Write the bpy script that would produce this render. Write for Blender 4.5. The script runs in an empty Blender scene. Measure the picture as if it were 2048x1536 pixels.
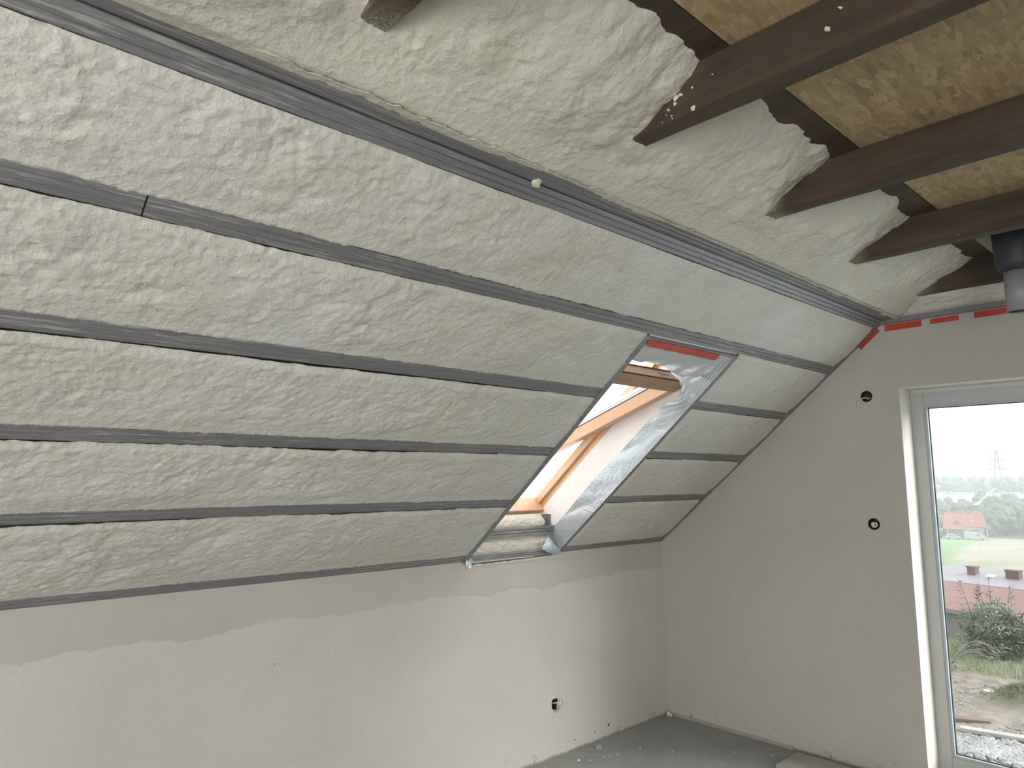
import bpy, bmesh, math, random
import numpy as np
from mathutils import Vector, Matrix

scene = bpy.context.scene
col = scene.collection
R = math.radians

# ------------------------------------------------------------------ camera
YAW, PITCH, ROLL = R(42.80192), R(7.73656), R(-0.14406)
F = Vector((math.sin(YAW)*math.cos(PITCH), math.cos(YAW)*math.cos(PITCH), math.sin(PITCH)))
Rt = Vector((math.cos(YAW), -math.sin(YAW), 0)); Up = Rt.cross(F)
R2 = Rt*math.cos(ROLL) + Up*math.sin(ROLL); U2 = -Rt*math.sin(ROLL) + Up*math.cos(ROLL)
CAM = Vector((-4.384, -3.1145, 1.656))
cd = bpy.data.cameras.new('camera'); cam = bpy.data.objects.new('camera', cd); col.objects.link(cam)
cam.matrix_world = Matrix(((R2.x, U2.x, -F.x, CAM.x), (R2.y, U2.y, -F.y, CAM.y), (R2.z, U2.z, -F.z, CAM.z), (0, 0, 0, 1)))
cd.sensor_fit = 'HORIZONTAL'; cd.sensor_width = 36.0; cd.lens = 1402.28/2048*36.0
cd.clip_start = 0.05; cd.clip_end = 6000
scene.camera = cam

# ------------------------------------------------------------------ world, lights, exposure
world = bpy.data.worlds.new('overcast_sky'); scene.world = world; world.use_nodes = True
wn = world.node_tree.nodes; wl = world.node_tree.links
bg = wn['Background']
SKY = 3.2
wtc = wn.new('ShaderNodeTexCoord'); wsep = wn.new('ShaderNodeSeparateXYZ'); wramp = wn.new('ShaderNodeValToRGB')
wl.new(wtc.outputs['Generated'], wsep.inputs[0]); wl.new(wsep.outputs['Z'], wramp.inputs[0])
wramp.color_ramp.elements[0].position = 0.0; wramp.color_ramp.elements[0].color = (0.86, 0.94, 1.0, 1)
wramp.color_ramp.elements[1].position = 0.12; wramp.color_ramp.elements[1].color = (0.97, 0.985, 1.0, 1)
wl.new(wramp.outputs[0], bg.inputs['Color']); bg.inputs['Strength'].default_value = SKY
scene.view_settings.view_transform = 'Standard'; scene.view_settings.look = 'None'
scene.view_settings.gamma = 1.0; scene.view_settings.use_curve_mapping = False
scene.view_settings.exposure = 0.0
scene.cycles.volume_bounces = 1
scene.cycles.adaptive_threshold = 0.02

def area(name, loc, target, sx, sy, power, color=(1, 1, 1)):
    l = bpy.data.lights.new(name, 'AREA'); l.shape = 'RECTANGLE'; l.size = sx; l.size_y = sy
    l.energy = power; l.color = color
    o = bpy.data.objects.new(name, l); col.objects.link(o); o.location = loc
    o.rotation_euler = (Vector(target)-Vector(loc)).to_track_quat('-Z', 'Y').to_euler()
    return o
# two fill lamps added behind and left of the camera to brighten the room
area('rear_fill_light', (-6.2, -5.85, 1.45), (-2.5, 0, 1.2), 2.6, 1.9, 90, (1.0, 0.98, 0.95))
area('side_fill_light', (-7.35, -2.6, 1.35), (0, -1.4, 1.3), 1.8, 1.7, 29, (1.0, 0.975, 0.94))

# low afternoon sun spread by thin cloud, from beyond the gable and towards the ridge side
sun = bpy.data.lights.new('veiled_sun', 'SUN'); sun.energy = 8.5; sun.angle = R(42); sun.color = (1.0, 0.985, 0.96)
so_ = bpy.data.objects.new('veiled_sun', sun); col.objects.link(so_); so_.location = (8, -14, 9)
so_.rotation_euler = Vector((-0.45*math.cos(R(27)), 0.89*math.cos(R(27)), -math.sin(R(27)))).to_track_quat('-Z', 'Y').to_euler()

# ------------------------------------------------------------------ constants (metres; gable wall x=0, knee wall y=0, floor z=0)
AL = R(40.15); CA, SA = math.cos(AL), math.sin(AL)
KNEE = 1.2
S = [0.0, 0.488, 0.888, 1.294, 1.698, 2.072]
XL = -7.5
def SP(x, s, off=0.0):
    """point on the sloped ceiling; off > 0 goes up and out through the roof"""
    return Vector((x, -s*CA + off*SA, KNEE + s*SA + off*CA))
SX0, SX1, SS1 = -1.853, -1.118, 1.672      # skylight opening
HC = 2.572                                  # horizontal ceiling rails
ZB, ZT = 2.664, 2.806                       # collar ties bottom / top
JX = [-3.593, -2.703, -1.834, -0.987, -0.110]   # far faces of the collar ties
OSBY = -2.236

# ------------------------------------------------------------------ object helpers
def tag(o, label=None, cat=None, group=None, kind=None):
    if label: o['label'] = label
    if cat: o['category'] = cat
    if group: o['group'] = group
    if kind: o['kind'] = kind
    return o
def link_mesh(name, me, mat=None, parent=None, smooth=False):
    o = bpy.data.objects.new(name, me); col.objects.link(o)
    if mat is not None and len(me.materials) == 0: me.materials.append(mat)
    if parent is not None: o.parent = parent
    if smooth: me.polygons.foreach_set('use_smooth', [True]*len(me.polygons))
    me.update()
    return o
def empty(name, loc=(0, 0, 0)):
    o = bpy.data.objects.new(name, None); col.objects.link(o); o.location = loc; o.empty_display_size = 0.1
    return o
def at(parent_loc, o):
    o.location = Vector(o.location)-Vector(parent_loc); return o

class MB:
    def __init__(s): s.v = []; s.f = []
    def add(s, vs, fs):
        n = len(s.v); s.v += [tuple(v) for v in vs]; s.f += [tuple(i+n for i in f) for f in fs]; return s
    def box(s, a, b):
        x0, x1 = sorted((a[0], b[0])); y0, y1 = sorted((a[1], b[1])); z0, z1 = sorted((a[2], b[2]))
        return s.hexa([(x0,y0,z0),(x1,y0,z0),(x1,y1,z0),(x0,y1,z0),(x0,y0,z1),(x1,y0,z1),(x1,y1,z1),(x0,y1,z1)])
    def hexa(s, p):
        return s.add(p, [(0,3,2,1),(4,5,6,7),(0,1,5,4),(1,2,6,5),(2,3,7,6),(3,0,4,7)])
    def fbox(s, fr, a, b):
        """box in a local frame fr(u,v,w)->Vector"""
        x0, x1 = a[0], b[0]; y0, y1 = a[1], b[1]; z0, z1 = a[2], b[2]
        return s.hexa([fr(*q) for q in [(x0,y0,z0),(x1,y0,z0),(x1,y1,z0),(x0,y1,z0),(x0,y0,z1),(x1,y0,z1),(x1,y1,z1),(x0,y1,z1)]])
    def extrude(s, prof, p0, p1, fr):
        """prof: list of (a,b); fr(a,b,t)->Vector"""
        n = len(prof); vs = [fr(a, b, p0) for a, b in prof]+[fr(a, b, p1) for a, b in prof]
        fs = [(i, (i+1) % n, n+(i+1) % n, n+i) for i in range(n)]+[tuple(range(n))[::-1], tuple(range(n, 2*n))]
        return s.add(vs, fs)
    def tube(s, pts, r, n=8, r1=None):
        pts = [Vector(p) for p in pts]; m = len(pts); ring = []
        for i, p in enumerate(pts):
            d = (pts[min(i+1, m-1)]-pts[max(i-1, 0)]).normalized()
            a = d.cross(Vector((0.13, 0.27, 0.95))).normalized(); b = d.cross(a)
            rr = r if r1 is None else r+(r1-r)*i/(m-1)
            ring.append([p+a*math.cos(t)*rr+b*math.sin(t)*rr for t in [2*math.pi*k/n for k in range(n)]])
        vs = [v for q in ring for v in q]; fs = []
        for i in range(m-1):
            for k in range(n):
                fs.append((i*n+k, i*n+(k+1) % n, (i+1)*n+(k+1) % n, (i+1)*n+k))
        fs += [tuple(range(n))[::-1], tuple((m-1)*n+k for k in range(n))]
        return s.add(vs, fs)
    def build(s, name, mat, parent=None, smooth=False, bevel=0, recalc=True):
        me = bpy.data.meshes.new(name); me.from_pydata(s.v, [], s.f)
        if recalc or bevel:
            bm = bmesh.new(); bm.from_mesh(me); bmesh.ops.recalc_face_normals(bm, faces=bm.faces)
            if bevel:
                bmesh.ops.bevel(bm, geom=[e for e in bm.edges if e.calc_face_angle(0) > 0.5], offset=bevel, segments=2, affect='EDGES', clamp_overlap=True)
            bm.to_mesh(me); bm.free()
        return link_mesh(name, me, mat, parent, smooth)

def grid_mesh(name, P, mat, parent=None, mask=None, smooth=True, flip=False):
    """P: (nu,nv,3) array"""
    nu, nv = P.shape[:2]
    idx = np.arange(nu*nv).reshape(nu, nv)
    q = np.stack([idx[:-1, :-1], idx[1:, :-1], idx[1:, 1:], idx[:-1, 1:]], -1).reshape(-1, 4)
    if flip: q = q[:, ::-1]
    if mask is not None: q = q[mask.reshape(-1)]
    me = bpy.data.meshes.new(name)
    me.vertices.add(nu*nv); me.vertices.foreach_set('co', P.reshape(-1).astype(np.float32))
    me.loops.add(q.size); me.loops.foreach_set('vertex_index', q.reshape(-1).astype(np.int32))
    me.polygons.add(len(q)); me.polygons.foreach_set('loop_start', (np.arange(len(q))*4).astype(np.int32))
    me.polygons.foreach_set('loop_total', np.full(len(q), 4, np.int32))
    me.update(calc_edges=True)
    if smooth: me.polygons.foreach_set('use_smooth', np.ones(len(q), bool))
    return link_mesh(name, me, mat, parent)

# ------------------------------------------------------------------ numpy noise
def _h(ix, iy, seed):
    n = (ix.astype(np.int64)*374761393 + iy.astype(np.int64)*668265263 + seed*974711) & 0xFFFFFFFF
    n = ((n ^ (n >> 13))*1274126177) & 0xFFFFFFFF
    n = ((n ^ (n >> 16))*2246822519) & 0xFFFFFFFF
    return ((n ^ (n >> 15)) & 0xFFFFFF)/float(0xFFFFFF)
def noise(x, y, seed=0):
    x = np.asarray(x, float); y = np.asarray(y, float)
    ix = np.floor(x).astype(np.int64); iy = np.floor(y).astype(np.int64); fx = x-ix; fy = y-iy
    def g(a, b, dx, dy):
        t = _h(a, b, seed)*2*np.pi; return np.cos(t)*dx+np.sin(t)*dy
    u = fx*fx*fx*(fx*(fx*6-15)+10); v = fy*fy*fy*(fy*(fy*6-15)+10)
    n00 = g(ix, iy, fx, fy); n10 = g(ix+1, iy, fx-1, fy); n01 = g(ix, iy+1, fx, fy-1); n11 = g(ix+1, iy+1, fx-1, fy-1)
    return ((n00*(1-u)+n10*u)*(1-v)+(n01*(1-u)+n11*u)*v)*1.5
def fbm(x, y, seed=0, octv=4, gain=0.5):
    r = 0; a = 1.0; t = 0
    for i in range(octv):
        r = r+a*noise(x*2**i, y*2**i, seed+i*17); t += a; a *= gain
    return r/t
def worley(x, y, seed=0):
    ix = np.floor(x).astype(np.int64); iy = np.floor(y).astype(np.int64)
    d = np.full(np.broadcast(x, y).shape, 9.0)
    for a in (-1, 0, 1):
        for b in (-1, 0, 1):
            cx = ix+a; cy = iy+b
            px = cx+_h(cx, cy, seed); py = cy+_h(cx, cy, seed+5)
            d = np.minimum(d, (px-x)**2+(py-y)**2)
    return d   # squared distance
def sstep(a, b, x):
    t = np.clip((x-a)/(b-a), 0, 1); return t*t*(3-2*t)
def foam_relief(x, y, seed=0, amp=1.15):
    """rounded overlapping lumps and flow folds of sprayed foam, in metres"""
    wx = x+0.05*fbm(x*5, y*5, seed+1, 3); wy = y+0.05*fbm(x*5+9, y*5, seed+2, 3)
    m = sstep(-0.25, 0.35, fbm(x*1.7, y*2.3, seed+3, 2))           # lumpy / smooth areas
    m2 = sstep(-0.1, 0.4, fbm(x*3.1+4, y*3.1, seed+4, 2))
    big = 0.011*fbm(x*2.2, y*3.5, seed+6, 3)
    l1 = 0.010*(0.55-np.minimum(worley(wx*10, wy*14, seed+7), 1.0))
    l2 = 0.0058*(0.5-np.minimum(worley(wx*27+l1*60, wy*34, seed+8), 1.0))
    l3 = 0.0044*(0.5-np.minimum(worley(wx*56, wy*62, seed+9), 1.0))
    fold = 0.010*(np.abs(fbm(wx*8, wy*13, seed+10, 5, 0.6))-0.25)
    return amp*(big+l1*(0.2+0.8*m)+l2*(0.15+0.85*m2*m+0.25*m)+l3*(0.25+0.75*m2)-fold)

# ------------------------------------------------------------------ material helpers
class NT:
    def __init__(s, name, rough=0.7, base=(0.5, 0.5, 0.5), spec=0.5, metal=0.0):
        s.m = bpy.data.materials.new(name); s.m.use_nodes = True; s.t = s.m.node_tree
        s.b = s.t.nodes['Principled BSDF']
        s.b.inputs['Base Color'].default_value = (*base, 1); s.b.inputs['Roughness'].default_value = rough
        s.b.inputs['Specular IOR Level'].default_value = spec; s.b.inputs['Metallic'].default_value = metal
        s.tc = None; s._bump = None
    def n(s, typ, **k):
        o = s.t.nodes.new('ShaderNode'+typ)
        for a, b in k.items(): setattr(o, a, b)
        return o
    def l(s, a, b): s.t.links.new(a, b)
    def co(s, scale=(1, 1, 1), rot=(0, 0, 0), loc=(0, 0, 0)):
        if s.tc is None: s.tc = s.n('TexCoord')
        mp = s.n('Mapping'); mp.inputs['Scale'].default_value = scale; mp.inputs['Rotation'].default_value = rot; mp.inputs['Location'].default_value = loc
        s.l(s.tc.outputs['Object'], mp.inputs[0]); return mp.outputs[0]
    def noise(s, scale, detail=4, rough=0.55, dist=0.0, vec=None):
        o = s.n('TexNoise'); o.inputs['Scale'].default_value = scale; o.inputs['Detail'].default_value = detail
        o.inputs['Roughness'].default_value = rough; o.inputs['Distortion'].default_value = dist
        s.l(vec if vec is not None else s.co(), o.inputs['Vector']); return o.outputs['Fac']
    def voro(s, scale, vec=None, feature='F1', out='Distance', rnd=1.0):
        o = s.n('TexVoronoi'); o.feature = feature; o.inputs['Scale'].default_value = scale; o.inputs['Randomness'].default_value = rnd
        s.l(vec if vec is not None else s.co(), o.inputs['Vector']); return o.outputs[out]
    def ramp(s, fac, stops, interp='LINEAR'):
        o = s.n('ValToRGB'); o.color_ramp.interpolation = interp; e = o.color_ramp.elements
        while len(e) < len(stops): e.new(0.5)
        for i, (p, c) in enumerate(stops):
            e[i].position = p; e[i].color = (*c, 1) if len(c) == 3 else c
        s.l(fac, o.inputs[0]); return o.outputs[0]
    def mix(s, fac, a, b, mode='MIX'):
        o = s.n('Mix'); o.data_type = 'RGBA'; o.blend_type = mode
        for k, v in ((0, fac), (6, a), (7, b)):
            if hasattr(v, 'is_output') or isinstance(v, bpy.types.NodeSocket): s.l(v, o.inputs[k])
            else: o.inputs[k].default_value = v if k == 0 else (*v, 1)
        return o.outputs[2]
    def math(s, op, a, b=0.0, c=None, clamp=False):
        o = s.n('Math'); o.operation = op; o.use_clamp = clamp
        for k, v in enumerate((a, b) if c is None else (a, b, c)):
            if isinstance(v, bpy.types.NodeSocket): s.l(v, o.inputs[k])
            else: o.inputs[k].default_value = v
        return o.outputs[0]
    def xyz(s):
        o = s.n('SeparateXYZ'); s.l(s.co(), o.inputs[0]); return o.outputs
    def bump(s, h, dist=0.01, strength=1.0):
        o = s.n('Bump'); o.inputs['Distance'].default_value = dist; o.inputs['Strength'].default_value = strength
        s.l(h, o.inputs['Height'])
        if s._bump is not None: s.l(s._bump, o.inputs['Normal'])
        s._bump = o.outputs[0]; s.l(s._bump, s.b.inputs['Normal']); return s
    def color(s, c): s.l(c, s.b.inputs['Base Color']); return s
def flat(name, c, rough=0.6, metal=0.0, spec=0.5, var=0.12, sc=6.0, bumpd=0.0):
    t = NT(name, rough, c, spec, metal)
    a = tuple(x*(1-var) for x in c); b = tuple(min(1, x*(1+var)) for x in c)
    t.color(t.ramp(t.noise(sc, 5), [(0.3, a), (0.7, b)]))
    if bumpd: t.bump(t.noise(sc*12, 4), bumpd)
    return t.m

G = (0.0, 0.0, 0.0); W = (1.0, 1.0, 1.0)
# sprayed polyurethane foam
def foam_material(name, c0, c1, gloss=0.42):
    t = NT(name, gloss, c0, 0.45)
    big = t.noise(1.3, 5, 0.6, 0.6)
    c = t.ramp(big, [(0.30, c0), (0.50, tuple((a+b)/2 for a, b in zip(c0, c1))), (0.68, c1)])
    yel = t.ramp(t.noise(3.4, 4, 0.6, 1.2), [(0.52, G), (0.66, W)])
    c = t.mix(t.math('MULTIPLY', yel, 0.30), c, (c0[0]*0.97, c0[1]*0.93, c0[2]*0.72))
    # small pits and cuts
    pit = t.ramp(t.voro(16, t.co((1, 1, 1.6))), [(0.0, W), (0.05, G)])
    sel = t.ramp(t.noise(5.5, 2, 0.5), [(0.60, G), (0.64, W)])
    c = t.mix(t.math('MULTIPLY', t.math('MULTIPLY', pit, sel), 0.45), c, (0.30, 0.27, 0.15))
    t.color(c)
    t.l(t.ramp(t.noise(5, 3), [(0.35, (0.33,)*3), (0.7, (0.62,)*3)]), t.b.inputs['Roughness'])
    v = t.voro(38, t.co((1, 1, 1)), 'F1')
    t.bump(v, 0.008, 0.45)
    t.bump(t.voro(105, t.co((1, 1, 1)), 'F1'), 0.003, 0.40)
    t.bump(t.noise(90, 5, 0.65, 0.5), 0.006, 0.6)
    return t.m
M_foam = foam_material('sprayed_foam', (0.59, 0.565, 0.495), (0.67, 0.655, 0.615))
M_foam_white = foam_material('sprayed_foam_fresh', (0.595, 0.56, 0.465), (0.70, 0.67, 0.58), 0.35)

def metal_rail(name='galvanised_steel_rail'):
    t = NT(name, 0.42, (0.22, 0.235, 0.245), 0.5, 0.25)
    vec = t.co((1.2, 14, 14))
    base = t.ramp(t.noise(3.0, 5, 0.6, 0.0, t.co((0.5, 14, 14))), [(0.3, (0.190, 0.190, 0.196)), (0.55, (0.222, 0.222, 0.230)), (0.75, (0.262, 0.260, 0.265))])
    zone = t.ramp(t.noise(1.1, 3, 0.5, 0.0, t.co((1.4, 0.4, 0.4))), [(0.40, G), (0.56, W)])
    streak = t.ramp(t.noise(6, 8, 0.75, 0.4, t.co((0.9, 16, 16))), [(0.52, G), (0.60, W)])
    dust = t.math('MULTIPLY', t.math('MULTIPLY', zone, streak), 0.55)
    speck = t.ramp(t.noise(70, 6, 0.7, 0, t.co((0.35, 1, 1))), [(0.60, G), (0.70, W)])
    dust2 = t.math('ADD', dust, t.math('MULTIPLY', speck, 0.35), clamp=True)
    t.color(t.mix(dust2, base, (0.52, 0.51, 0.46)))
    t.l(t.math('ADD', t.math('MULTIPLY', dust2, 0.35), 0.42), t.b.inputs['Roughness'])
    t.bump(t.noise(60, 3, 0.5, 0, t.co((0.12, 1, 1))), 0.0006, 0.35)
    return t.m
M_rail = metal_rail()

def plaster(name, dark, light, band=False, spots=False):
    t = NT(name, 0.93, dark, 0.2)
    a = t.ramp(t.noise(0.9, 6, 0.6, 0.4), [(0.3, dark), (0.7, light)])
    f = t.ramp(t.noise(55, 5, 0.7), [(0.3, (0.93,)*3), (0.7, W)])
    c = t.mix(1.0, a, f, 'MULTIPLY')
    if band:
        x = t.xyz()
        zz = t.math('ADD', x['Z'], t.math('MULTIPLY', t.math('SUBTRACT', t.noise(2.2, 6, 0.72, 0.0, t.co((1, 1, 0.25))), 0.5), 0.16))
        zz = t.math('ADD', zz, t.math('MULTIPLY', t.math('SUBTRACT', t.noise(14, 4, 0.6), 0.5), 0.035))
        mk = t.ramp(t.math('SUBTRACT', zz, 0.53), [(0.482, G), (0.492, W)])
        patch = t.ramp(t.noise(1.6, 3, 0.5), [(0.35, (0.60,)*3), (0.65, W)])
        c = t.mix(t.math('MULTIPLY', mk, patch), c, (0.52, 0.495, 0.455))
        t.bump(mk, 0.003, 0.7)
    if spots:
        x = t.xyz()
        low = t.math('SUBTRACT', 1.0, t.math('MULTIPLY', x['Z'], 9.0), clamp=True)
        sp = t.ramp(t.noise(17, 4, 0.6), [(0.60, G), (0.70, W)])
        c = t.mix(t.math('MULTIPLY', t.math('MULTIPLY', low, sp), 0.75), c, (0.10, 0.095, 0.08))
        ed = t.ramp(t.math('ADD', t.math('MULTIPLY', x['Z'], 14), t.math('MULTIPLY', t.noise(9, 4), 0.5)), [(0.22, W), (0.5, G)])
        c = t.mix(t.math('MULTIPLY', ed, 0.7), c, (0.13, 0.12, 0.10))
    t.color(c)
    t.bump(t.noise(120, 4, 0.7), 0.0015, 0.5)
    t.bump(t.noise(3.0, 3, 0.5), 0.02, 0.25)
    return t.m
M_knee = plaster('knee_wall_plaster', (0.60, 0.575, 0.53), (0.68, 0.66, 0.62), True, True)
M_gable = plaster('gable_wall_plaster', (0.49, 0.47, 0.43), (0.55, 0.53, 0.49), False, True)
M_reveal = plaster('reveal_plaster', (0.62, 0.59, 0.53), (0.68, 0.65, 0.60))

def concrete():
    t = NT('screed_floor', 0.8, (0.3, 0.3, 0.3), 0.3)
    c = t.ramp(t.noise(2.0, 7, 0.65, 0.6), [(0.3, (0.26, 0.27, 0.26)), (0.7, (0.37, 0.375, 0.36))])
    sp = t.ramp(t.noise(9, 5, 0.7), [(0.63, G), (0.70, W)])
    c = t.mix(t.math('MULTIPLY', sp, 0.5), c, (0.55, 0.53, 0.48))
    t.color(c); t.bump(t.noise(30, 6, 0.7), 0.004, 0.6)
    return t.m
M_floor = concrete()

def wood_beam():
    t = NT('brown_impregnated_timber', 0.62, (0.08, 0.045, 0.03), 0.35)
    g = t.noise(2.0, 7, 0.6, 0.8, t.co((9, 0.9, 9)))
    c = t.ramp(g, [(0.25, (0.040, 0.027, 0.020)), (0.5, (0.066, 0.045, 0.031)), (0.78, (0.105, 0.068, 0.043))])
    pale = t.ramp(t.noise(1.5, 5, 0.6, 0.5), [(0.50, G), (0.75, W)])
    c = t.mix(t.math('MULTIPLY', pale, 0.35), c, (0.13, 0.11, 0.085))
    # foam overspray dust where the beams enter the foam
    y = t.xyz()['Y']
    ov = t.math('ADD', t.math('MULTIPLY', t.math('ADD', y, 1.965), 9.0), t.math('MULTIPLY', t.math('SUBTRACT', t.noise(3.2, 3), 0.5), 2.4), clamp=True)
    gr = t.ramp(t.noise(150, 4, 0.7), [(0.30, G), (0.72, W)])
    c = t.mix(t.math('MULTIPLY', ov, gr), c, (0.50, 0.47, 0.38))
    fl = t.ramp(t.noise(48, 2, 0.5), [(0.775, G), (0.80, W)])
    c = t.mix(t.math('MULTIPLY', fl, 0.8), c, (0.58, 0.53, 0.42))
    t.color(c); t.bump(t.noise(5, 6, 0.6, 0, t.co((14, 0.8, 14))), 0.004, 0.5)
    return t.m
M_beam = wood_beam()

def osb():
    t = NT('osb_sheet', 0.6, (0.4, 0.28, 0.14), 0.35)
    res = None; hsum = None
    cols = [(0.0, (0.33, 0.235, 0.125)), (0.10, (0.41, 0.300, 0.160)), (0.45, (0.46, 0.340, 0.180)), (0.75, (0.51, 0.380, 0.205)), (0.95, (0.56, 0.430, 0.25))]
    for i, (ang, sc) in enumerate([(0.3, 14), (1.4, 17), (-0.7, 15), (2.2, 20), (0.9, 15)]):
        vec = t.co((1, 3.6, 1), (0, 0, ang), (i*3.1, i*1.7, 0.33*i))
        w = t.n('VectorMath'); w.operation = 'ADD'; nz = t.n('TexNoise'); nz.inputs['Scale'].default_value = 9; nz.inputs['Detail'].default_value = 3
        t.l(t.co(), nz.inputs['Vector']); t.l(vec, w.inputs[0])
        sc2 = t.n('VectorMath'); sc2.operation = 'SCALE'; sc2.inputs['Scale'].default_value = 0.10; t.l(nz.outputs['Color'], sc2.inputs[0]); t.l(sc2.outputs[0], w.inputs[1])
        v = t.n('TexVoronoi'); v.inputs['Scale'].default_value = sc; t.l(w.outputs[0], v.inputs['Vector'])
        sep = t.n('SeparateColor'); t.l(v.outputs['Color'], sep.inputs[0])
        c = t.ramp(sep.outputs[0], cols)
        if res is None: res = c; hsum = sep.outputs[1]
        else:
            sel = t.ramp(sep.outputs[2], [(0.52, G), (0.55, W)])
            res = t.mix(sel, res, c); hsum = t.mix(sel, hsum, sep.outputs[1])
    grain = t.ramp(t.noise(30, 6, 0.7, 1.0), [(0.3, (0.78,)*3), (0.7, W)])
    c = t.mix(1.0, res, grain, 'MULTIPLY')
    kn = t.ramp(t.voro(4.5, t.co((1, 1.5, 1), (0, 0, 0.5))), [(0.03, W), (0.06, G)])
    c = t.mix(t.math('MULTIPLY', kn, 0.8), c, (0.06, 0.035, 0.02))
    t.color(c); t.bump(hsum, 0.002, 0.4)
    return t.m
M_osb = osb()
M_grey_board = flat('grey_fibre_board', (0.27, 0.265, 0.245), 0.8, bumpd=0.002)

def pine():
    t = NT('clear_varnished_pine', 0.32, (0.7, 0.42, 0.24), 0.5)
    c = t.ramp(t.noise(1.5, 5, 0.55, 0.6, t.co((12, 1.2, 1.2))), [(0.3, (0.66, 0.39, 0.23)), (0.7, (0.76, 0.49, 0.31))])
    t.color(c); return t.m
M_pine = pine()
M_strip = flat('pale_glazing_strip', (0.70, 0.75, 0.80), 0.4, var=0.03)
M_flapface = flat('beige_wood_face', (0.50, 0.37, 0.24), 0.45, var=0.05)
M_dark_seal = flat('dark_seal', (0.06, 0.035, 0.03), 0.5)
M_brown_flap = flat('brown_wood_flap', (0.36, 0.22, 0.13), 0.4)
M_board_white = flat('pale_lining_board', (0.83, 0.78, 0.75), 0.75, var=0.03)
M_redtape = flat('red_tape', (0.50, 0.055, 0.030), 0.42, var=0.15, sc=14)
M_pvc = flat('grey_white_window_pvc', (0.47, 0.48, 0.47), 0.38, var=0.03)
M_bead = flat('glazing_bead', (0.40, 0.46, 0.49), 0.35, var=0.05)
M_gasket = flat('black_gasket', (0.025, 0.028, 0.03), 0.5)
M_alu = flat('aluminium_cladding', (0.72, 0.76, 0.80), 0.25, 0.85, var=0.05)
M_cable = flat('white_cable', (0.72, 0.70, 0.64), 0.45, var=0.05)
M_hole = flat('dark_box_plastic', (0.055, 0.045, 0.04), 0.6)
M_pipe = flat('grey_duct_plastic', (0.30, 0.31, 0.325), 0.4, var=0.04)
M_duct_dark = flat('dark_duct_collar_and_mouth', (0.035, 0.042, 0.052), 0.5)
M_flake = flat('foam_flake', (0.66, 0.62, 0.50), 0.6)
M_sheet = flat('cement_board_offcut', (0.36, 0.345, 0.315), 0.85, bumpd=0.002)
M_metal_label = flat('metal_plate', (0.30, 0.25, 0.24), 0.35, 0.6)

def foil(name, cells=True):
    t = NT(name, 0.34, (0.76, 0.79, 0.81), 0.5, 0.55)
    if cells:
        # woven reinforcement grid
        w = t.n('TexBrick'); 
        w.inputs['Scale'].default_value = 1.0; w.offset = 0.0
        w.inputs['Color1'].default_value = (0.84, 0.88, 0.90, 1); w.inputs['Color2'].default_value = (0.76, 0.80, 0.83, 1); w.inputs['Mortar'].default_value = (0.40, 0.46, 0.50, 1)
        w.inputs['Mortar Size'].default_value = 0.0026; w.inputs['Brick Width'].default_value = 0.0105; w.inputs['Row Height'].default_value = 0.0105
        tc = t.n('TexCoord'); t.l(tc.outputs['UV'], w.inputs['Vector']); t.color(w.outputs['Color'])
        t.bump(w.outputs['Fac'], 0.002, 0.5)
    t.bump(t.noise(9, 5, 0.6, 1.2), 0.02, 0.35)
    t.bump(t.noise(60, 3, 0.6, 1.0), 0.003, 0.4)
    return t.m
M_foil = foil('silver_reinforced_foil')
M_foil_plain = foil('silver_plain_foil', False)

def glass(name, refl=0.08):
    m = bpy.data.materials.new(name); m.use_nodes = True; t = m.node_tree; t.nodes.clear()
    o = t.nodes.new('ShaderNodeOutputMaterial'); mx = t.nodes.new('ShaderNodeMixShader'); tr = t.nodes.new('ShaderNodeBsdfTransparent'); gl = t.nodes.new('ShaderNodeBsdfGlossy')
    tr.inputs[0].default_value = (0.94, 0.955, 0.945, 1); gl.inputs['Roughness'].default_value = 0.0; gl.inputs[0].default_value = (1, 1, 1, 1)
    lw = t.nodes.new('ShaderNodeLayerWeight'); lw.inputs['Blend'].default_value = 0.5
    pw = t.nodes.new('ShaderNodeMath'); pw.operation = 'POWER'; pw.inputs[1].default_value = 4.0
    ma = t.nodes.new('ShaderNodeMath'); ma.operation = 'MULTIPLY_ADD'; ma.inputs[1].default_value = 0.75; ma.inputs[2].default_value = 0.045
    t.links.new(lw.outputs['Facing'], pw.inputs[0]); t.links.new(pw.outputs[0], ma.inputs[0]); t.links.new(ma.outputs[0], mx.inputs[0])
    t.links.new(tr.outputs[0], mx.inputs[1]); t.links.new(gl.outputs[0], mx.inputs[2]); t.links.new(mx.outputs[0], o.inputs[0])
    return m
M_glass = glass('window_glass')

def struct(o, label, cat='structure'):
    return tag(o, label, cat, None, 'structure')

# ------------------------------------------------------------------ room shell
DY0, DY1, DZ0, DZ1 = -3.48, -1.680, 0.02, 2.176        # big window opening in the gable wall
PEAKY = -SP(0, S[5]+0.03).y
BOX = [(-1.499, 2.141, 0.034), (-1.490, 1.391, 0.034)] # junction boxes (y, z, r) in the gable wall

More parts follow.
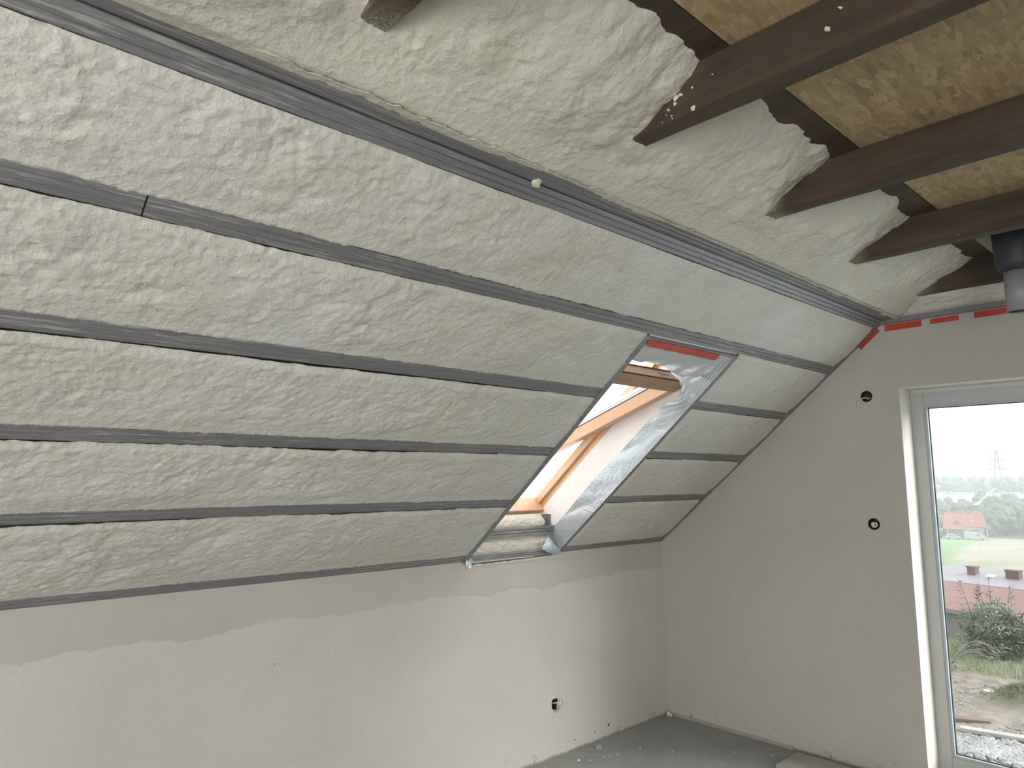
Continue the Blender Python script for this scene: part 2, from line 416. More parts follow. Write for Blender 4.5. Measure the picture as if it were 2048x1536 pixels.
def wall_with_holes(name, outline, holes, to3d, mat, n_hint):
    bm = bmesh.new()
    for loop in [outline]+holes:
        vs = [bm.verts.new(to3d(*p)) for p in loop]
        for i in range(len(vs)): bm.edges.new((vs[i], vs[(i+1) % len(vs)]))
    bmesh.ops.triangle_fill(bm, edges=bm.edges[:], use_beauty=True)
    for f in bm.faces:
        f.normal_update()
        if f.normal.dot(Vector(n_hint)) < 0: f.normal_flip()
    me = bpy.data.meshes.new(name); bm.to_mesh(me); bm.free()
    return link_mesh(name, me, mat)
circ = lambda cy, cz, r, n=28: [(cy+r*math.cos(2*math.pi*k/n), cz+r*math.sin(2*math.pi*k/n)) for k in range(n)]
YR = -6.0
pk = SP(0, 2.30)
outline = [(0.22, 0.0), (0.22, KNEE), (0, KNEE+0.0), (pk.y, pk.z), (pk.y, 3.0), (YR, 3.0), (YR, 0.0), (DY0, 0.0), (DY0, DZ1), (DY1, DZ1), (DY1, 0.0)]
outline = [(0.0, 0.0), (0.0, KNEE), (0.35, KNEE+0.30), (pk.y+0.35, pk.z+0.30), (pk.y+0.35, 3.0), (YR, 3.0), (YR, 0.0), (DY0, 0.0), (DY0, DZ1), (DY1, DZ1), (DY1, 0.0)]
wr = wall_with_holes('wall_right', outline, [circ(*b) for b in BOX], lambda y, z: Vector((0, y, z)), M_gable, (-1, 0, 0))
struct(wr, 'grey plastered gable wall with the tall window, right of the corner', 'wall')
# reveal of the window opening and outer leaf of the wall
rv = MB()
rv.add([(0, DY1, 0), (0.30, DY1, 0), (0.30, DY1, DZ1), (0, DY1, DZ1)], [(0, 1, 2, 3)])
rv.add([(0, DY0, 0), (0.30, DY0, 0), (0.30, DY0, DZ1), (0, DY0, DZ1)], [(3, 2, 1, 0)])
rv.add([(0, DY0, DZ1), (0.30, DY0, DZ1), (0.30, DY1, DZ1), (0, DY1, DZ1)], [(0, 1, 2, 3)])
o = rv.build('trim_1', M_reveal, recalc=False); struct(o, 'pale smooth plaster reveal around the tall window', 'trim')
# outer face of the gable, so that light only enters through the openings
outl2 = [(0.6, -0.5), (0.6, KNEE+0.3), (pk.y+0.3, 3.2), (YR, 3.2), (YR, -0.5), (DY0, -0.5), (DY0, DZ1), (DY1, DZ1), (DY1, -0.5)]
o = wall_with_holes('wall_exterior', outl2, [], lambda y, z: Vector((0.30, y, z)), M_gable, (1, 0, 0)); struct(o, 'outer face of the gable wall around the tall window', 'wall')
# sill slab under the window
o = MB().box((0.0, DY0, -0.3), (0.42, DY1, 0.02)).build('trim_2', M_floor); struct(o, 'grey threshold under the tall window', 'trim')

HK = (-1.150, 0.302, 0.030)
rng = random.Random(4)
hole = [(HK[0]+HK[2]*(0.8+0.35*rng.random())*math.cos(2*math.pi*k/20), HK[1]+HK[2]*(1.0+0.35*rng.random())*math.sin(2*math.pi*k/20)) for k in range(20)]
wb = wall_with_holes('wall_back', [(XL, 0), (0, 0), (0, KNEE), (SX1, KNEE), (SX1, KNEE-0.01), (SX0, KNEE-0.03), (SX0, KNEE), (XL, KNEE)], [hole], lambda x, z: Vector((x, 0, z)), M_knee, (0, -1, 0))
struct(wb, 'low plastered knee wall below the sloping ceiling', 'wall')
o = MB().box((XL, YR, -0.25), (0.0, 0.0, 0.0)).build('floor', M_floor); struct(o, 'dusty grey screed floor with white flecks', 'floor')
# left wall and front wall (behind the camera) with unseen openings added to let more light in
LW = (-3.5, -1.7, 0.5, 2.2); RW = (-7.3, -4.9, 0.5, 2.35)
def rect(a, b, c, d): return [(a, c), (b, c), (b, d), (a, d)]
o = wall_with_holes('wall_left', [(0, 0), (0, KNEE), (pk.y, 3.0), (YR, 3.0), (YR, 0)], [rect(*LW)], lambda y, z: Vector((XL, y, z)), M_gable, (1, 0, 0)); struct(o, 'plastered wall at the left end of the room', 'wall')
o = wall_with_holes('wall_front', rect(XL, 0.3, 0, 3.0), [rect(*RW)], lambda x, z: Vector((x, YR, z)), M_gable, (0, 1, 0)); struct(o, 'plastered wall behind the viewer', 'wall')

# OSB ceiling above the collar ties
o = MB().box((XL, YR, ZT+0.002), (-1.02, OSBY, ZT+0.024)).box((-1.02, YR, ZT+0.002), (0.0, OSBY-0.35, ZT+0.024)).build('ceiling', M_osb); struct(o, 'yellow brown OSB sheets above the dark roof timbers', 'ceiling')
o = MB().box((-1.015, OSBY-0.345, ZT-0.002), (0.0, OSBY, ZT+0.02)).build('ceiling_panel', M_grey_board)
tag(o, 'grey board panel between the two last dark beams, beside the round duct', 'panel')
# timber purlin between OSB and foam
o = MB().box((XL, OSBY+0.001, ZT+0.001), (0.0, -1.93, ZT+0.20)).build('timber_purlin', M_beam, bevel=0.003)
tag(o, 'long dark brown purlin board crossing above the collar ties', 'beam')

# sloped roof deck behind the foam (closes the room against the sky) with the skylight cut-out
def deck_piece(mb, x0, x1, s0, s1):
    fr = lambda a, b, c: SP(a, b, c)
    mb.fbox(fr, (x0, s0, 0.235), (x1, s1, 0.262))
WX0, WX1, WS0, WS1 = SX0-0.01, SX1+0.005, 0.085, 1.470        # window frame inner opening
mb = MB()
deck_piece(mb, XL, WX0-0.05, -0.6, 5.2); deck_piece(mb, WX1+0.05, 0.3, -0.6, 5.2)
deck_piece(mb, WX0-0.05, WX1+0.05, -0.6, WS0-0.045); deck_piece(mb, WX0-0.05, WX1+0.05, WS1+0.045, 5.2)
o = mb.build('roof_deck', M_beam); struct(o, 'dark sloping roof deck around the skylight', 'roof')
# masonry of the knee wall behind the plaster
o = MB().box((XL, 0.002, -0.2), (SX0-0.05, 0.26, KNEE-0.02)).box((SX1+0.05, 0.002, -0.2), (0.3, 0.26, KNEE-0.02)).box((SX0-0.05, 0.09, -0.2), (SX1+0.05, 0.26, KNEE-0.05)).build('wall_masonry', M_gable)
struct(o, 'masonry core of the low knee wall', 'wall')

# ------------------------------------------------------------------ collar ties (dark joists)
names = ['dark brown collar tie at the top edge, half buried in lumpy foam', 'widest dark beam at the top, with pale foam flecks beside the big foam bulge',
         'dark beam second from the top right, ending in the pointed foam lobe', 'third dark beam down, with a paler underside strip, left of the grey panel',
         'last dark beam, running beside the gable wall behind the duct']
for k, xf in enumerate(JX):
    mb = MB()
    ys = np.linspace(-1.45, YR, 24); rr = random.Random(k)
    n = len(ys); vs = []
    for y in ys:
        d = [rr.uniform(-0.0015, 0.0015) for _ in range(4)]
        vs += [(xf-0.07+d[0], y, ZB+d[1]), (xf+d[2], y, ZB+d[3]), (xf, y, ZT), (xf-0.07, y, ZT)]
    fs = [(4*i+a, 4*i+(a+1) % 4, 4*(i+1)+(a+1) % 4, 4*(i+1)+a) for i in range(n-1) for a in range(4)]
    mb.add(vs, fs+[(0, 1, 2, 3), (4*n-1, 4*n-2, 4*n-3, 4*n-4)])
    o = mb.build('collar_tie', M_beam, bevel=0.002)
    tag(o, names[k], 'beam', 'dark collar ties under the OSB')

# ------------------------------------------------------------------ ceiling rails
RAILW, RAILD = 0.060, 0.027
PROF = [(0, 0.0012), (0.0015, 0), (0.017, 0), (0.0195, 0.0032), (0.022, 0), (0.038, 0), (0.0405, 0.0032), (0.043, 0), (0.0585, 0), (0.06, 0.0012), (0.06, RAILD), (0, RAILD)]
def rail_mesh(x0, x1, s0, off=0.0, bend=0.0, prof=PROF):
    mb = MB(); n = max(2, int((x1-x0)/0.12)); m = len(prof); vs = []
    for i in range(n+1):
        x = x0+(x1-x0)*i/n
        d = 0.0015*math.sin(x*1.7+s0*5)+bend*math.sin(math.pi*(x+4.4)/4.4)
        for a, b in prof: vs.append(SP(x, s0+a+d, off+b))
    fs = [(i*m+k, i*m+(k+1) % m, (i+1)*m+(k+1) % m, (i+1)*m+k) for i in range(n) for k in range(m)]
    fs += [tuple(range(m))[::-1], tuple(n*m+k for k in range(m))]
    return mb.add(vs, fs)
XG = -0.046     # the rails stop at the edge channel of the gable wall
ordn = ['lowest', 'second lowest', 'third lowest', 'fourth lowest', 'fifth lowest']
rows = [
  (0, [(-7.49, SX0-0.036)], [(SX1+0.032, XG)]),
  (1, [(-7.49, SX0-0.036)], [(SX1+0.032, XG)]),
  (2, [(-7.49, SX0-0.036)], [(SX1+0.032, XG)]),
  (3, [(-7.49, SX0-0.036)], [(SX1+0.032, XG)]),
  (4, [(-7.49, -3.935), (-3.93, XG)], []),
]
REG = 'grey steel ceiling rails'
where = {(0,0): 'lowest grey steel rail, along the top of the knee wall, left of the skylight', (1,0): 'second lowest grey steel rail, left of the skylight foot',
 (2,0): 'third lowest grey steel rail, ending at the middle of the skylight', (3,0): 'fourth lowest grey steel rail, ending at the upper left side of the skylight',
 (4,0): 'short outer piece of the fifth rail, left of its butt joint at the picture edge', (4,1): 'long fifth rail passing just above the skylight head',
 (0,2): 'short lowest rail between the skylight foot and the corner', (1,2): 'short second rail right of the skylight', (2,2): 'short third rail right of the skylight', (3,2): 'short fourth rail, right of the skylight top'}
for i, lefts, rights in rows:
    bend = -0.004 if i == 4 else 0.0
    for k, (a, b) in enumerate(lefts):
        o = rail_mesh(a, b, S[i], 0.0 if k == 0 else -0.0015, bend).build('ceiling_rail', M_rail); tag(o, where[(i, k)], 'rail', REG)
    for k, (a, b) in enumerate(rights):
        o = rail_mesh(a, b, S[i], 0.0).build('ceiling_rail', M_rail); tag(o, where[(i, 2)], 'rail', REG)
# the double rail at the ridge of the slope: one in the slope, one flat in the ceiling
o = rail_mesh(-7.49, XG, S[5], 0.0).build('ceiling_rail', M_rail); tag(o, 'wide top rail, the sloping one of the pair below the big foam lobes', 'rail', REG)
RIDGE = SP(0, S[5]+0.061)
mb = MB(); m = len(PROF); n = 50; vs = []
for i in range(n+1):
    x = -7.49+(XG+7.49)*i/n
    for a, b in PROF: vs.append((x, RIDGE.y-0.0005-a*1.25, RIDGE.z+0.002+b+0.004*math.sin(x*1.1)*0.3))
fs = [(i*m+k, i*m+(k+1) % m, (i+1)*m+(k+1) % m, (i+1)*m+k) for i in range(n) for k in range(m)]+[tuple(range(m))[::-1], tuple(n*m+k for k in range(m))]
o = mb.add(vs, fs).build('ceiling_rail', M_rail); tag(o, 'upper flat rail of the top pair, its upper edge buried in lumpy foam', 'rail', REG)
# edge channels: along the gable slope, along the gable ceiling, and beside the skylight
UD = [(0, 0), (0.028, 0), (0.028, 0.027), (0, 0.027)]
mb = MB().extrude([(-0.044, 0.001), (-0.0005, 0.001), (-0.0005, 0.028), (-0.044, 0.028)], -0.002, S[5]+0.05, lambda a, b, t: SP(a, t, b))
tag(mb.build('edge_channel', M_rail), 'grey edge channel running up the gable wall along the slope', 'rail')
mb = MB().box((-0.030, -4.5, 2.556), (-0.0005, RIDGE.y+0.02, 2.584))
tag(mb.build('edge_channel', M_rail), 'grey edge channel along the top of the gable wall above the red tape', 'rail')
mb = MB().extrude([(SX0-0.034, -0.003), (SX0, -0.003), (SX0, 0.025), (SX0-0.003, 0.025), (SX0-0.003, 0.0), (SX0-0.034, 0.0)], -0.035, SS1+0.015, lambda a, b, t: SP(a, t, b))
tag(mb.build('edge_channel', M_rail), 'grey angle channel along the left side of the skylight opening', 'rail')
mb = MB().extrude([(SX1, -0.003), (SX1+0.030, -0.003), (SX1+0.030, 0.0), (SX1+0.003, 0.0), (SX1+0.003, 0.025), (SX1, 0.025)], -0.012, SS1+0.012, lambda a, b, t: SP(a, t, b))
tag(mb.build('edge_channel', M_rail), 'grey angle channel along the right side of the skylight opening', 'rail')

# ------------------------------------------------------------------ sprayed foam between the rails
def foam_bay(x0, x1, i, label, res=0.0065):
    s_lo, s_hi = S[i]+RAILW, S[i+1]
    nx = int((x1-x0)/res)+1; ns = int((s_hi-s_lo)/0.006)+1
    xs = np.linspace(x0, x1, nx)
    rag = -0.001+0.008*np.maximum(0, fbm(xs*6, xs*0+i*3.3, 40+i, 2))+0.006*np.abs(noise(xs*26, xs*0+i, 50+i))+0.009*np.abs(noise(xs*70, xs*0+i, 51+i))
    chip = sstep(0.25, 0.45, noise(xs*3.7, xs*0+0.5+i, 60+i)); rag = rag*(1-0.6*chip)-0.001*chip
    if i == 4: rag = rag+0.0
    t = np.linspace(0, 1, ns)
    X = np.repeat(xs[:, None], ns, 1)
    Sg = (s_lo-rag)[:, None]+t[None, :]*(s_hi-0.0005-(s_lo-rag))[:, None]
    H = foam_relief(X, Sg, 11+i*7)*(0.75+0.75*sstep(-1.8, -3.2, X))
    ed = Sg-(s_lo-rag)[:, None]
    lift = 0.0015+0.006*sstep(0.01, 0.12, ed)
    H = lift+H*(0.15+0.65*sstep(0.0, 0.10, ed))
    top = sstep(s_hi-0.030, s_hi-0.002, Sg)                   # sink behind the crisp lower edge of the next rail
    H = H*(1-top)+(-0.0035+0.6*H)*top
    H = np.where(ed < 1e-6, -0.002, H)
    # side edges: ragged, sinking towards edge channels
    P = np.empty((nx, ns, 3))
    dx0 = sstep(0, 0.03, X-x0); dx1 = sstep(0, 0.03, x1-X)
    jag = 0.012*np.abs(noise(Sg*30, X*0+i, 70+i))+0.010*np.abs(noise(Sg*9, X*0+i, 71+i))
    if x1 > -0.2: X = X-jag*(1-dx1)*1.6-0.016*(1-dx1)
    else: X = X+jag*(1-dx1)*0.8
    if x0 > -2: X = X-0.3*jag*(1-dx0)
    edge = np.minimum(np.where(x0 < -5, 1.0, sstep(0, 0.02, X-x0)), 1.0)
    H = H*(0.4+0.6*dx0)*(0.4+0.6*dx1)
    H = np.where((dx1 == 0) | ((dx0 == 0) & (x0 > -5)), -0.004, H)
    P[..., 0] = X; P[..., 1] = -Sg*CA-H*SA; P[..., 2] = KNEE+Sg*SA-H*CA
    o = grid_mesh('spray_foam', P, M_foam)
    return tag(o, label, 'insulation', 'spray foam bays of the slope')
bl = ['lowest cream foam bay, just above the knee wall, left of the skylight', 'second foam bay from the bottom, left of the skylight', 'third foam bay from the bottom, left of the skylight',
      'fourth foam bay from the bottom, reaching the upper left side of the skylight', 'long lumpy fifth foam bay between the top pair of rails and the skylight head']
br = ['lowest small foam patch between the skylight and the corner', 'second small foam patch right of the skylight', 'third small foam patch right of the skylight', 'top small foam patch right of the skylight head']
XF = -4.75
for i in range(4):
    foam_bay(XF, SX0-0.030, i, bl[i]); foam_bay(SX1+0.026, -0.040, i, br[i])
foam_bay(XF, -0.040, 4, bl[4])
# rest of the slope out of view on the left
P = np.empty((60, 60, 3)); xs = np.linspace(XL+0.05, XF+0.01, 60); ss = np.linspace(0.03, 2.1, 60); X, Y = np.meshgrid(xs, ss, indexing='ij')
P[..., 0] = X; P[..., 1] = -Y*CA-0.002*SA; P[..., 2] = KNEE+Y*SA-0.002*CA
P[..., 1] += 0.035; P[..., 2] += 0.04
tag(grid_mesh('spray_foam', P, M_foam), 'smooth foam on the slope beyond the left picture edge', 'insulation', None)

# foam of the upper part, between and around the collar ties
XC0 = -4.9
xs = np.arange(XC0, -0.03, 0.0065); ys = np.arange(-1.625, -2.27, -0.0060)
X, Y = np.meshgrid(xs, ys, indexing='ij')
warp = 0.055*fbm(X*2.6, Y*1.5, 91, 3)+0.03*fbm(X*9, Y*9, 92, 3)
rel = foam_relief(X, Y, 93, 1.0)
Yw = Y+warp*sstep(-1.75, -1.95, Y)
base = np.interp(-Yw, [1.60, 1.725, 1.80, 1.85, 1.93, 2.02, 2.10, 2.16, 2.4], [2.575, 2.588, 2.640, 2.668, 2.712, 2.762, 2.805, 2.85, 3.05])
# in the joist bays the foam hangs a little lower, near the joists it climbs
lobe = np.zeros_like(X)
for a, b in zip([-4.46]+JX[:-1], [x-0.07 for x in JX]):
    c = (a+b)/2; w = (b-a)/2
    u = np.clip(1-((X-c)/w)**2, 0, 1); lobe += u
bulge = 0.035*np.exp(-(((X+2.98)/0.33)**2+((Y+1.98)/0.16)**2))+0.045*np.exp(-(((X+4.08)/0.24)**2+((Y+1.86)/0.14)**2))-0.035*np.exp(-((X+3.60)/0.13)**2)*sstep(-1.74, -1.88, Y)
ragy = 0.010*noise(xs*20, xs*0, 95)+0.014*fbm(xs*5, xs*0+2, 96, 2)+0.006*noise(xs*60, xs*0, 97)
Y2 = Y.copy(); e0 = np.exp(-((Y+1.625)/0.03)**2); Y2 = Y+(ragy[:, None]-0.092)*e0+ -0.0*Y
lowm = sstep(-1.68, -1.86, Y)
Z = base-(rel+0.008)*(0.20+0.80*lowm)*1.1-0.016*lobe*lowm-bulge
Z = np.minimum(Z, 2.90)
Z = np.where(Y > -1.6255, np.maximum(Z, RIDGE.z+0.004), Z)
P = np.stack([X, Y2, Z], -1)
keep = ~((Z[:-1, :-1] > 2.845) & (Z[1:, 1:] > 2.845))
o = grid_mesh('spray_foam', P, M_foam_white, mask=keep, flip=True)
tag(o, 'big cream foam lobes swelling around the dark beam ends above the top rail', 'insulation')
# foam strip on top of the gable wall, beside the last beam
ys = np.arange(-1.66, -4.2, -0.008); tt = np.linspace(0, 1, 34)
Yg, T = np.meshgrid(ys, tt, indexing='ij')
X = -0.006-0.100*T+0.012*fbm(Yg*6, T*2, 120, 3)*T; Z = 2.584+0.088*T+0.014*np.sin(T*math.pi)
r = foam_relief(Yg, T*0.16, 121, 1.0)
P = np.stack([X-0.6*r*np.sin(T*math.pi), Yg, Z-r*np.sin(T*math.pi)], -1)
o = grid_mesh('spray_foam', P, M_foam, flip=False); tag(o, 'narrow foam strip along the top of the gable wall under the last beam', 'insulation')

# loose foam flakes stuck on the beam side
def flake(p, size, label, cat='flake', group=None, name='foam_flake', n=Vector((-1, 0, 0)), mat=None, seed=0):
    rr = random.Random(seed); a = n.orthogonal().normalized(); b = n.cross(a)
    m = 9; ph = rr.random()*6; el = rr.uniform(0.45, 1.0)
    outer = [Vector(p)+(a*math.cos(t)+b*math.sin(t)*el)*size*rr.uniform(0.55, 1.15) for t in [ph+2*math.pi*k/m for k in range(m)]]
    vs = [v for v in outer]+[v*0.25+Vector(p)*0.75+n*size*0.45 for v in outer]+[v*0.7+Vector(p)*0.3+n*size*0.35 for v in outer]
    fs = [(k, (k+1) % m, 2*m+(k+1) % m, 2*m+k) for k in range(m)]+[(2*m+k, 2*m+(k+1) % m, m+(k+1) % m, m+k) for k in range(m)]+[tuple(m+k for k in range(m)), tuple(range(m))[::-1]]
    o = MB().add(vs, fs).build(name, mat or M_flake); return tag(o, label, cat, group)
fl = [(-2.071, 2.75, 11), (-2.079, 2.731, 9), (-2.064, 2.727, 12), (-2.060, 2.712, 9), (-2.038, 2.703, 8), (-2.119, 2.675, 10), (-2.048, 2.68, 4), (-2.016, 2.673, 4), (-2.118, 2.737, 5), (-2.050, 2.672, 4), (-2.030, 2.69, 3), (-2.182, 2.747, 4)]
for k, (y, z, s) in enumerate(fl):
    flake((-2.774, y, z), s*0.0009, 'small pale foam fleck stuck to the side of the widest dark beam', 'flake', 'foam flecks on the widest beam', seed=k)
flake((-2.774, -2.524, 2.762), 0.008, 'upper of two long foam splashes on the widest beam near the top edge', seed=31)
flake((-2.774, -2.491, 2.724), 0.011, 'lower of two long foam splashes on the widest beam near the top edge', seed=32)
o = flake(SP(-2.91, 2.140, -0.004), 0.026, 'half round foam scrap stuck on the top rail', 'flake', n=Vector((0, -SA, -CA)), seed=33)

# ------------------------------------------------------------------ red tape
def strip(name, fr, a, b, th, mat, label=None, cat=None, group=None, rag=0.0, n=14, seed=0, parent=None):
    rr = random.Random(seed); top = []; bot = []
    for i in range(n+1):
        u = a[0]+(b[0]-a[0])*i/n
        top.append((u, b[1]+rr.uniform(-rag, rag))); bot.append((u, a[1]+rr.uniform(-rag, rag)*0.4))
    vs = []
    for w in (0, th):
        vs += [fr(u, v, w) for u, v in bot]+[fr(u, v, w) for u, v in top]
    m = n+1; fs = []
    for i in range(n):
        fs += [(i, i+1, m+i+1, m+i), (2*m+i, 3*m+i, 3*m+i+1, 2*m+i+1), (i, 2*m+i, 2*m+i+1, i+1), (m+i, m+i+1, 3*m+i+1, 3*m+i)]
    fs += [(0, m, 3*m, 2*m), (n, 2*m+n, 3*m+n, m+n)]
    o = MB().add(vs, fs).build(name, mat, parent)
    return tag(o, label, cat, group) if label else o
gw = lambda u, v, w: Vector((-0.0012-w, u, v))
TG = 'red tape pieces along the gable top'
strip('red_tape', gw, (-1.629, 2.516), (-1.827, 2.553), 0.0012, M_redtape, 'longest red tape piece at the top of the gable wall, next to the ridge', 'tape', TG)
strip('red_tape', gw, (-1.870, 2.520), (-2.012, 2.550), 0.0012, M_redtape, 'middle red tape piece at the top of the gable wall', 'tape', TG)
strip('red_tape', gw, (-2.086, 2.518), (-2.250, 2.552), 0.0012, M_redtape, 'red tape piece at the top of the gable wall next to the round duct', 'tape', TG)
sd = Vector((0, -0.1195, 0.1005)).normalized(); sq = Vector((0, sd.z, -sd.y)) if False else Vector((0, 0.643, 0.766))
p0 = Vector((-0.0012, -1.487, 2.427))
strip('red_tape', lambda u, v, w: p0+Vector((0, -0.766, 0.643))*u+Vector((0, 0.643, 0.766))*v-Vector((w, 0, 0)), (0, 0), (0.150, 0.032), 0.0012, M_redtape, 'sloping red tape piece on the gable wall just below the ridge', 'tape', TG)

# ------------------------------------------------------------------ skylight
# pale lining boards of the shaft
OFF = 0.27
WT = 0.018
mb = MB().fbox(SP, (SX1+0.001, -0.02, 0.03), (SX1+WT, SS1+0.02, OFF+0.02))
sk = mb.build('shaft_lining', M_board_white); tag(sk, 'smooth pale side board inside the skylight shaft, right side', 'board')
mb = MB().fbox(SP, (SX0-WT, -0.02, 0.03), (SX0-0.001, SS1+0.02, OFF+0.02))
tag(mb.build('shaft_lining', M_board_white), 'pale side board of the skylight shaft, left side', 'board')
mb = MB().fbox(SP, (SX0, WS1+0.035, OFF-0.05), (SX1, WS1+0.055, OFF+0.02)).hexa([SP(SX0, SS1+0.02, 0.0), SP(SX1, SS1+0.02, 0.0), SP(SX1, SS1+0.04, 0.0), SP(SX0, SS1+0.04, 0.0), SP(SX0, WS1+0.05, OFF), SP(SX1, WS1+0.05, OFF), SP(SX1, WS1+0.07, OFF), SP(SX0, WS1+0.07, OFF)])
tag(mb.build('shaft_lining', M_board_white), 'pale board closing the head of the skylight shaft', 'board')

# fixed frame
root = empty('roof_window', SP((SX0+SX1)/2, WS0, OFF)); tag(root, 'pine roof window standing open in the sloping ceiling', 'window')
rl = root.location.copy()
def rp(mb, name, mat, parent=root, smooth=False, bevel=0.0, off=None):
    mb.v = [tuple(Vector(v)-rl) for v in mb.v]
    return mb.build(name, mat, parent, smooth, bevel)
FD = 0.10
rp(MB().fbox(SP, (WX1, WS0-0.04, OFF), (WX1+0.045, WS1+0.04, OFF+FD)), 'frame_side', M_pine, bevel=0.002)
rp(MB().fbox(SP, (WX0-0.045, WS0-0.04, OFF), (WX0, WS1+0.04, OFF+FD)), 'frame_side', M_pine, bevel=0.002)
rp(MB().fbox(SP, (WX0, WS0-0.04, OFF), (WX1, WS0, OFF+FD)), 'frame_bottom', M_pine, bevel=0.002)
rp(MB().fbox(SP, (WX0, WS1, OFF), (WX1, WS1+0.04, OFF+FD)), 'frame_head', M_pine, bevel=0.002)
# inner rebate strips of the jambs
rp(MB().fbox(SP, (WX1-0.022, WS0, OFF+0.055), (WX1+0.002, WS1, OFF+FD)), 'jamb_stop', M_pine, bevel=0.001)
rp(MB().fbox(SP, (WX0-0.002, WS0, OFF+0.055), (WX0+0.022, WS1, OFF+FD)), 'jamb_stop', M_pine, bevel=0.001)
rp(MB().fbox(SP, (WX1-0.026, WS0+0.75, OFF+0.050), (WX1-0.021, WS1, OFF+0.056)), 'seal', M_dark_seal)
rp(MB().fbox(SP, (WX0-0.06, WS0-0.10, OFF+FD), (WX1+0.06, WS0-0.0, OFF+FD+0.012)), 'flashing', M_alu)
rp(MB().fbox(SP, (WX0-0.06, WS0-0.10, OFF+FD), (WX0-0.006, WS1+0.10, OFF+FD+0.012)), 'flashing', M_alu)
rp(MB().fbox(SP, (WX1+0.006, WS0-0.10, OFF+FD), (WX1+0.06, WS1+0.10, OFF+FD+0.012)), 'flashing', M_alu)
# pivoted sash
TH = R(20.8); PS, PO = 0.80, 0.309
def SA_(x, u, v):   # local sash frame: u toward the head, v outward
    return SP(x, PS+u*math.cos(TH)+v*math.sin(TH), PO-u*math.sin(TH)+v*math.cos(TH))
UX0, UX1 = WX0+0.020, WX1-0.016
U0, U1 = -0.62, 0.583
rp(MB().fbox(SA_, (UX1-0.060, U0, 0.0), (UX1, U1-0.055, 0.068)), 'sash_side', M_pine, bevel=0.002)
rp(MB().fbox(SA_, (UX0, U0, 0.0), (UX0+0.060, U1-0.055, 0.068)), 'sash_side', M_pine, bevel=0.002)
rp(MB().fbox(SA_, (UX0+0.06, U0, 0.0), (UX1-0.06, U0+0.06, 0.068)), 'sash_bottom', M_pine, bevel=0.002)
rp(MB().fbox(SA_, (UX0, U1-0.0555, 0.0), (UX1, U1, 0.042)), 'sash_top', M_brown_flap, bevel=0.003)
hb = rp(MB().hexa([SA_(UX0, U1-0.02, 0.047), SA_(UX1-0.01, U1-0.02, 0.047), SA_(UX1-0.01, U1+0.004, 0.047), SA_(UX0, U1+0.004, 0.047),
              SA_(UX0, U1-0.03, 0.100), SA_(UX1-0.035, U1-0.03, 0.100), SA_(UX1-0.035, U1-0.012, 0.100), SA_(UX0, U1-0.012, 0.100)]), 'ventilation_bar', M_flapface, bevel=0.001)
rp(MB().fbox(SA_, (UX0, U1-0.028, 0.040), (UX1, U1+0.001, 0.048)), 'bar_groove', M_dark_seal)
rp(MB().fbox(SA_, (UX0, U1-0.034, 0.0995), (UX1-0.034, U1-0.008, 0.106)), 'bar_edge', M_dark_seal)
rp(MB().hexa([SA_(UX1-0.165, U1-0.0035, 0.070), SA_(UX1-0.080, U1-0.0035, 0.070), SA_(UX1-0.080, U1, 0.070), SA_(UX1-0.165, U1, 0.070),
              SA_(UX1-0.165, U1-0.0095, 0.092), SA_(UX1-0.080, U1-0.0095, 0.092), SA_(UX1-0.080, U1-0.006, 0.092), SA_(UX1-0.165, U1-0.006, 0.092)]), 'rating_plate', M_metal_label)
rp(MB().fbox(SA_, (UX0+0.062, U0+0.06, 0.078), (UX1-0.062, U1-0.056, 0.082)), 'glass_pane', M_glass)
for a, b, q in ((UX0+0.040, UX0+0.064, UX0+0.055), (UX1-0.064, UX1-0.040, UX1-0.055)):
    rp(MB().fbox(SA_, (a, U0+0.02, 0.071), (b, U1-0.056, 0.080)), 'glazing_strip', M_strip)
    rp(MB().fbox(SA_, (a, U0+0.02, 0.083), (b, U1-0.056, 0.092)), 'glazing_strip', M_strip)
    rp(MB().fbox(SA_, (min(a, q)+0.001, U0+0.02, 0.0683), (max(b, q)-0.001, U1-0.056, 0.0707)), 'seal', M_dark_seal)
rp(MB().fbox(SA_, (UX0-0.004, U0-0.01, 0.093), (UX1+0.004, U0+0.05, 0.110)), 'sash_cover', M_alu)
rp(MB().fbox(SA_, (UX1-0.045, U0+0.05, 0.093), (UX1+0.006, U1-0.05, 0.110)), 'sash_cover', M_alu)
rp(MB().fbox(SA_, (UX0-0.006, U0+0.05, 0.093), (UX0+0.045, U1-0.05, 0.110)), 'sash_cover', M_alu)

# foot of the shaft: foam fill, steel rail, foam fill, bottom rail
def FP(x, t, w=0.0):
    """leaning foot face of the shaft: t from knee-wall top (0) to frame (1), w toward the room"""
    return Vector((x, 0.012+0.095*t-w*0.92, KNEE-0.005+0.245*t-w*0.39+w*0.30))
def foot_foam(t0, t1, x1, label, seed, thick):
    nx = 150; nt = 44; xs = np.linspace(SX0-0.0, x1, nx); t = np.linspace(0, 1, nt); Xf, Tf = np.meshgrid(xs, t, indexing='ij')
    r = foam_relief(Xf*1.3, Tf*(t1-t0)*0.3*1.3, seed, 1.6)
    hgt = thick*(np.sin(np.clip(Tf, 0, 1)*math.pi)**0.5)+r*np.sin(Tf*math.pi)
    ex = sstep(0, 0.03, x1-Xf); hgt = hgt*ex
    TT = t0+(t1-t0)*Tf
    P = np.stack([Xf, 0.014+0.095*TT-hgt, KNEE-0.005+0.245*TT-0.1*hgt], -1)
    o = grid_mesh('spray_foam', P, M_foam_white); return tag(o, label, 'insulation')
foot_foam(0.10, 0.60, SX1-0.035, 'bright white foam lump at the foot of the skylight shaft', 201, 0.030)
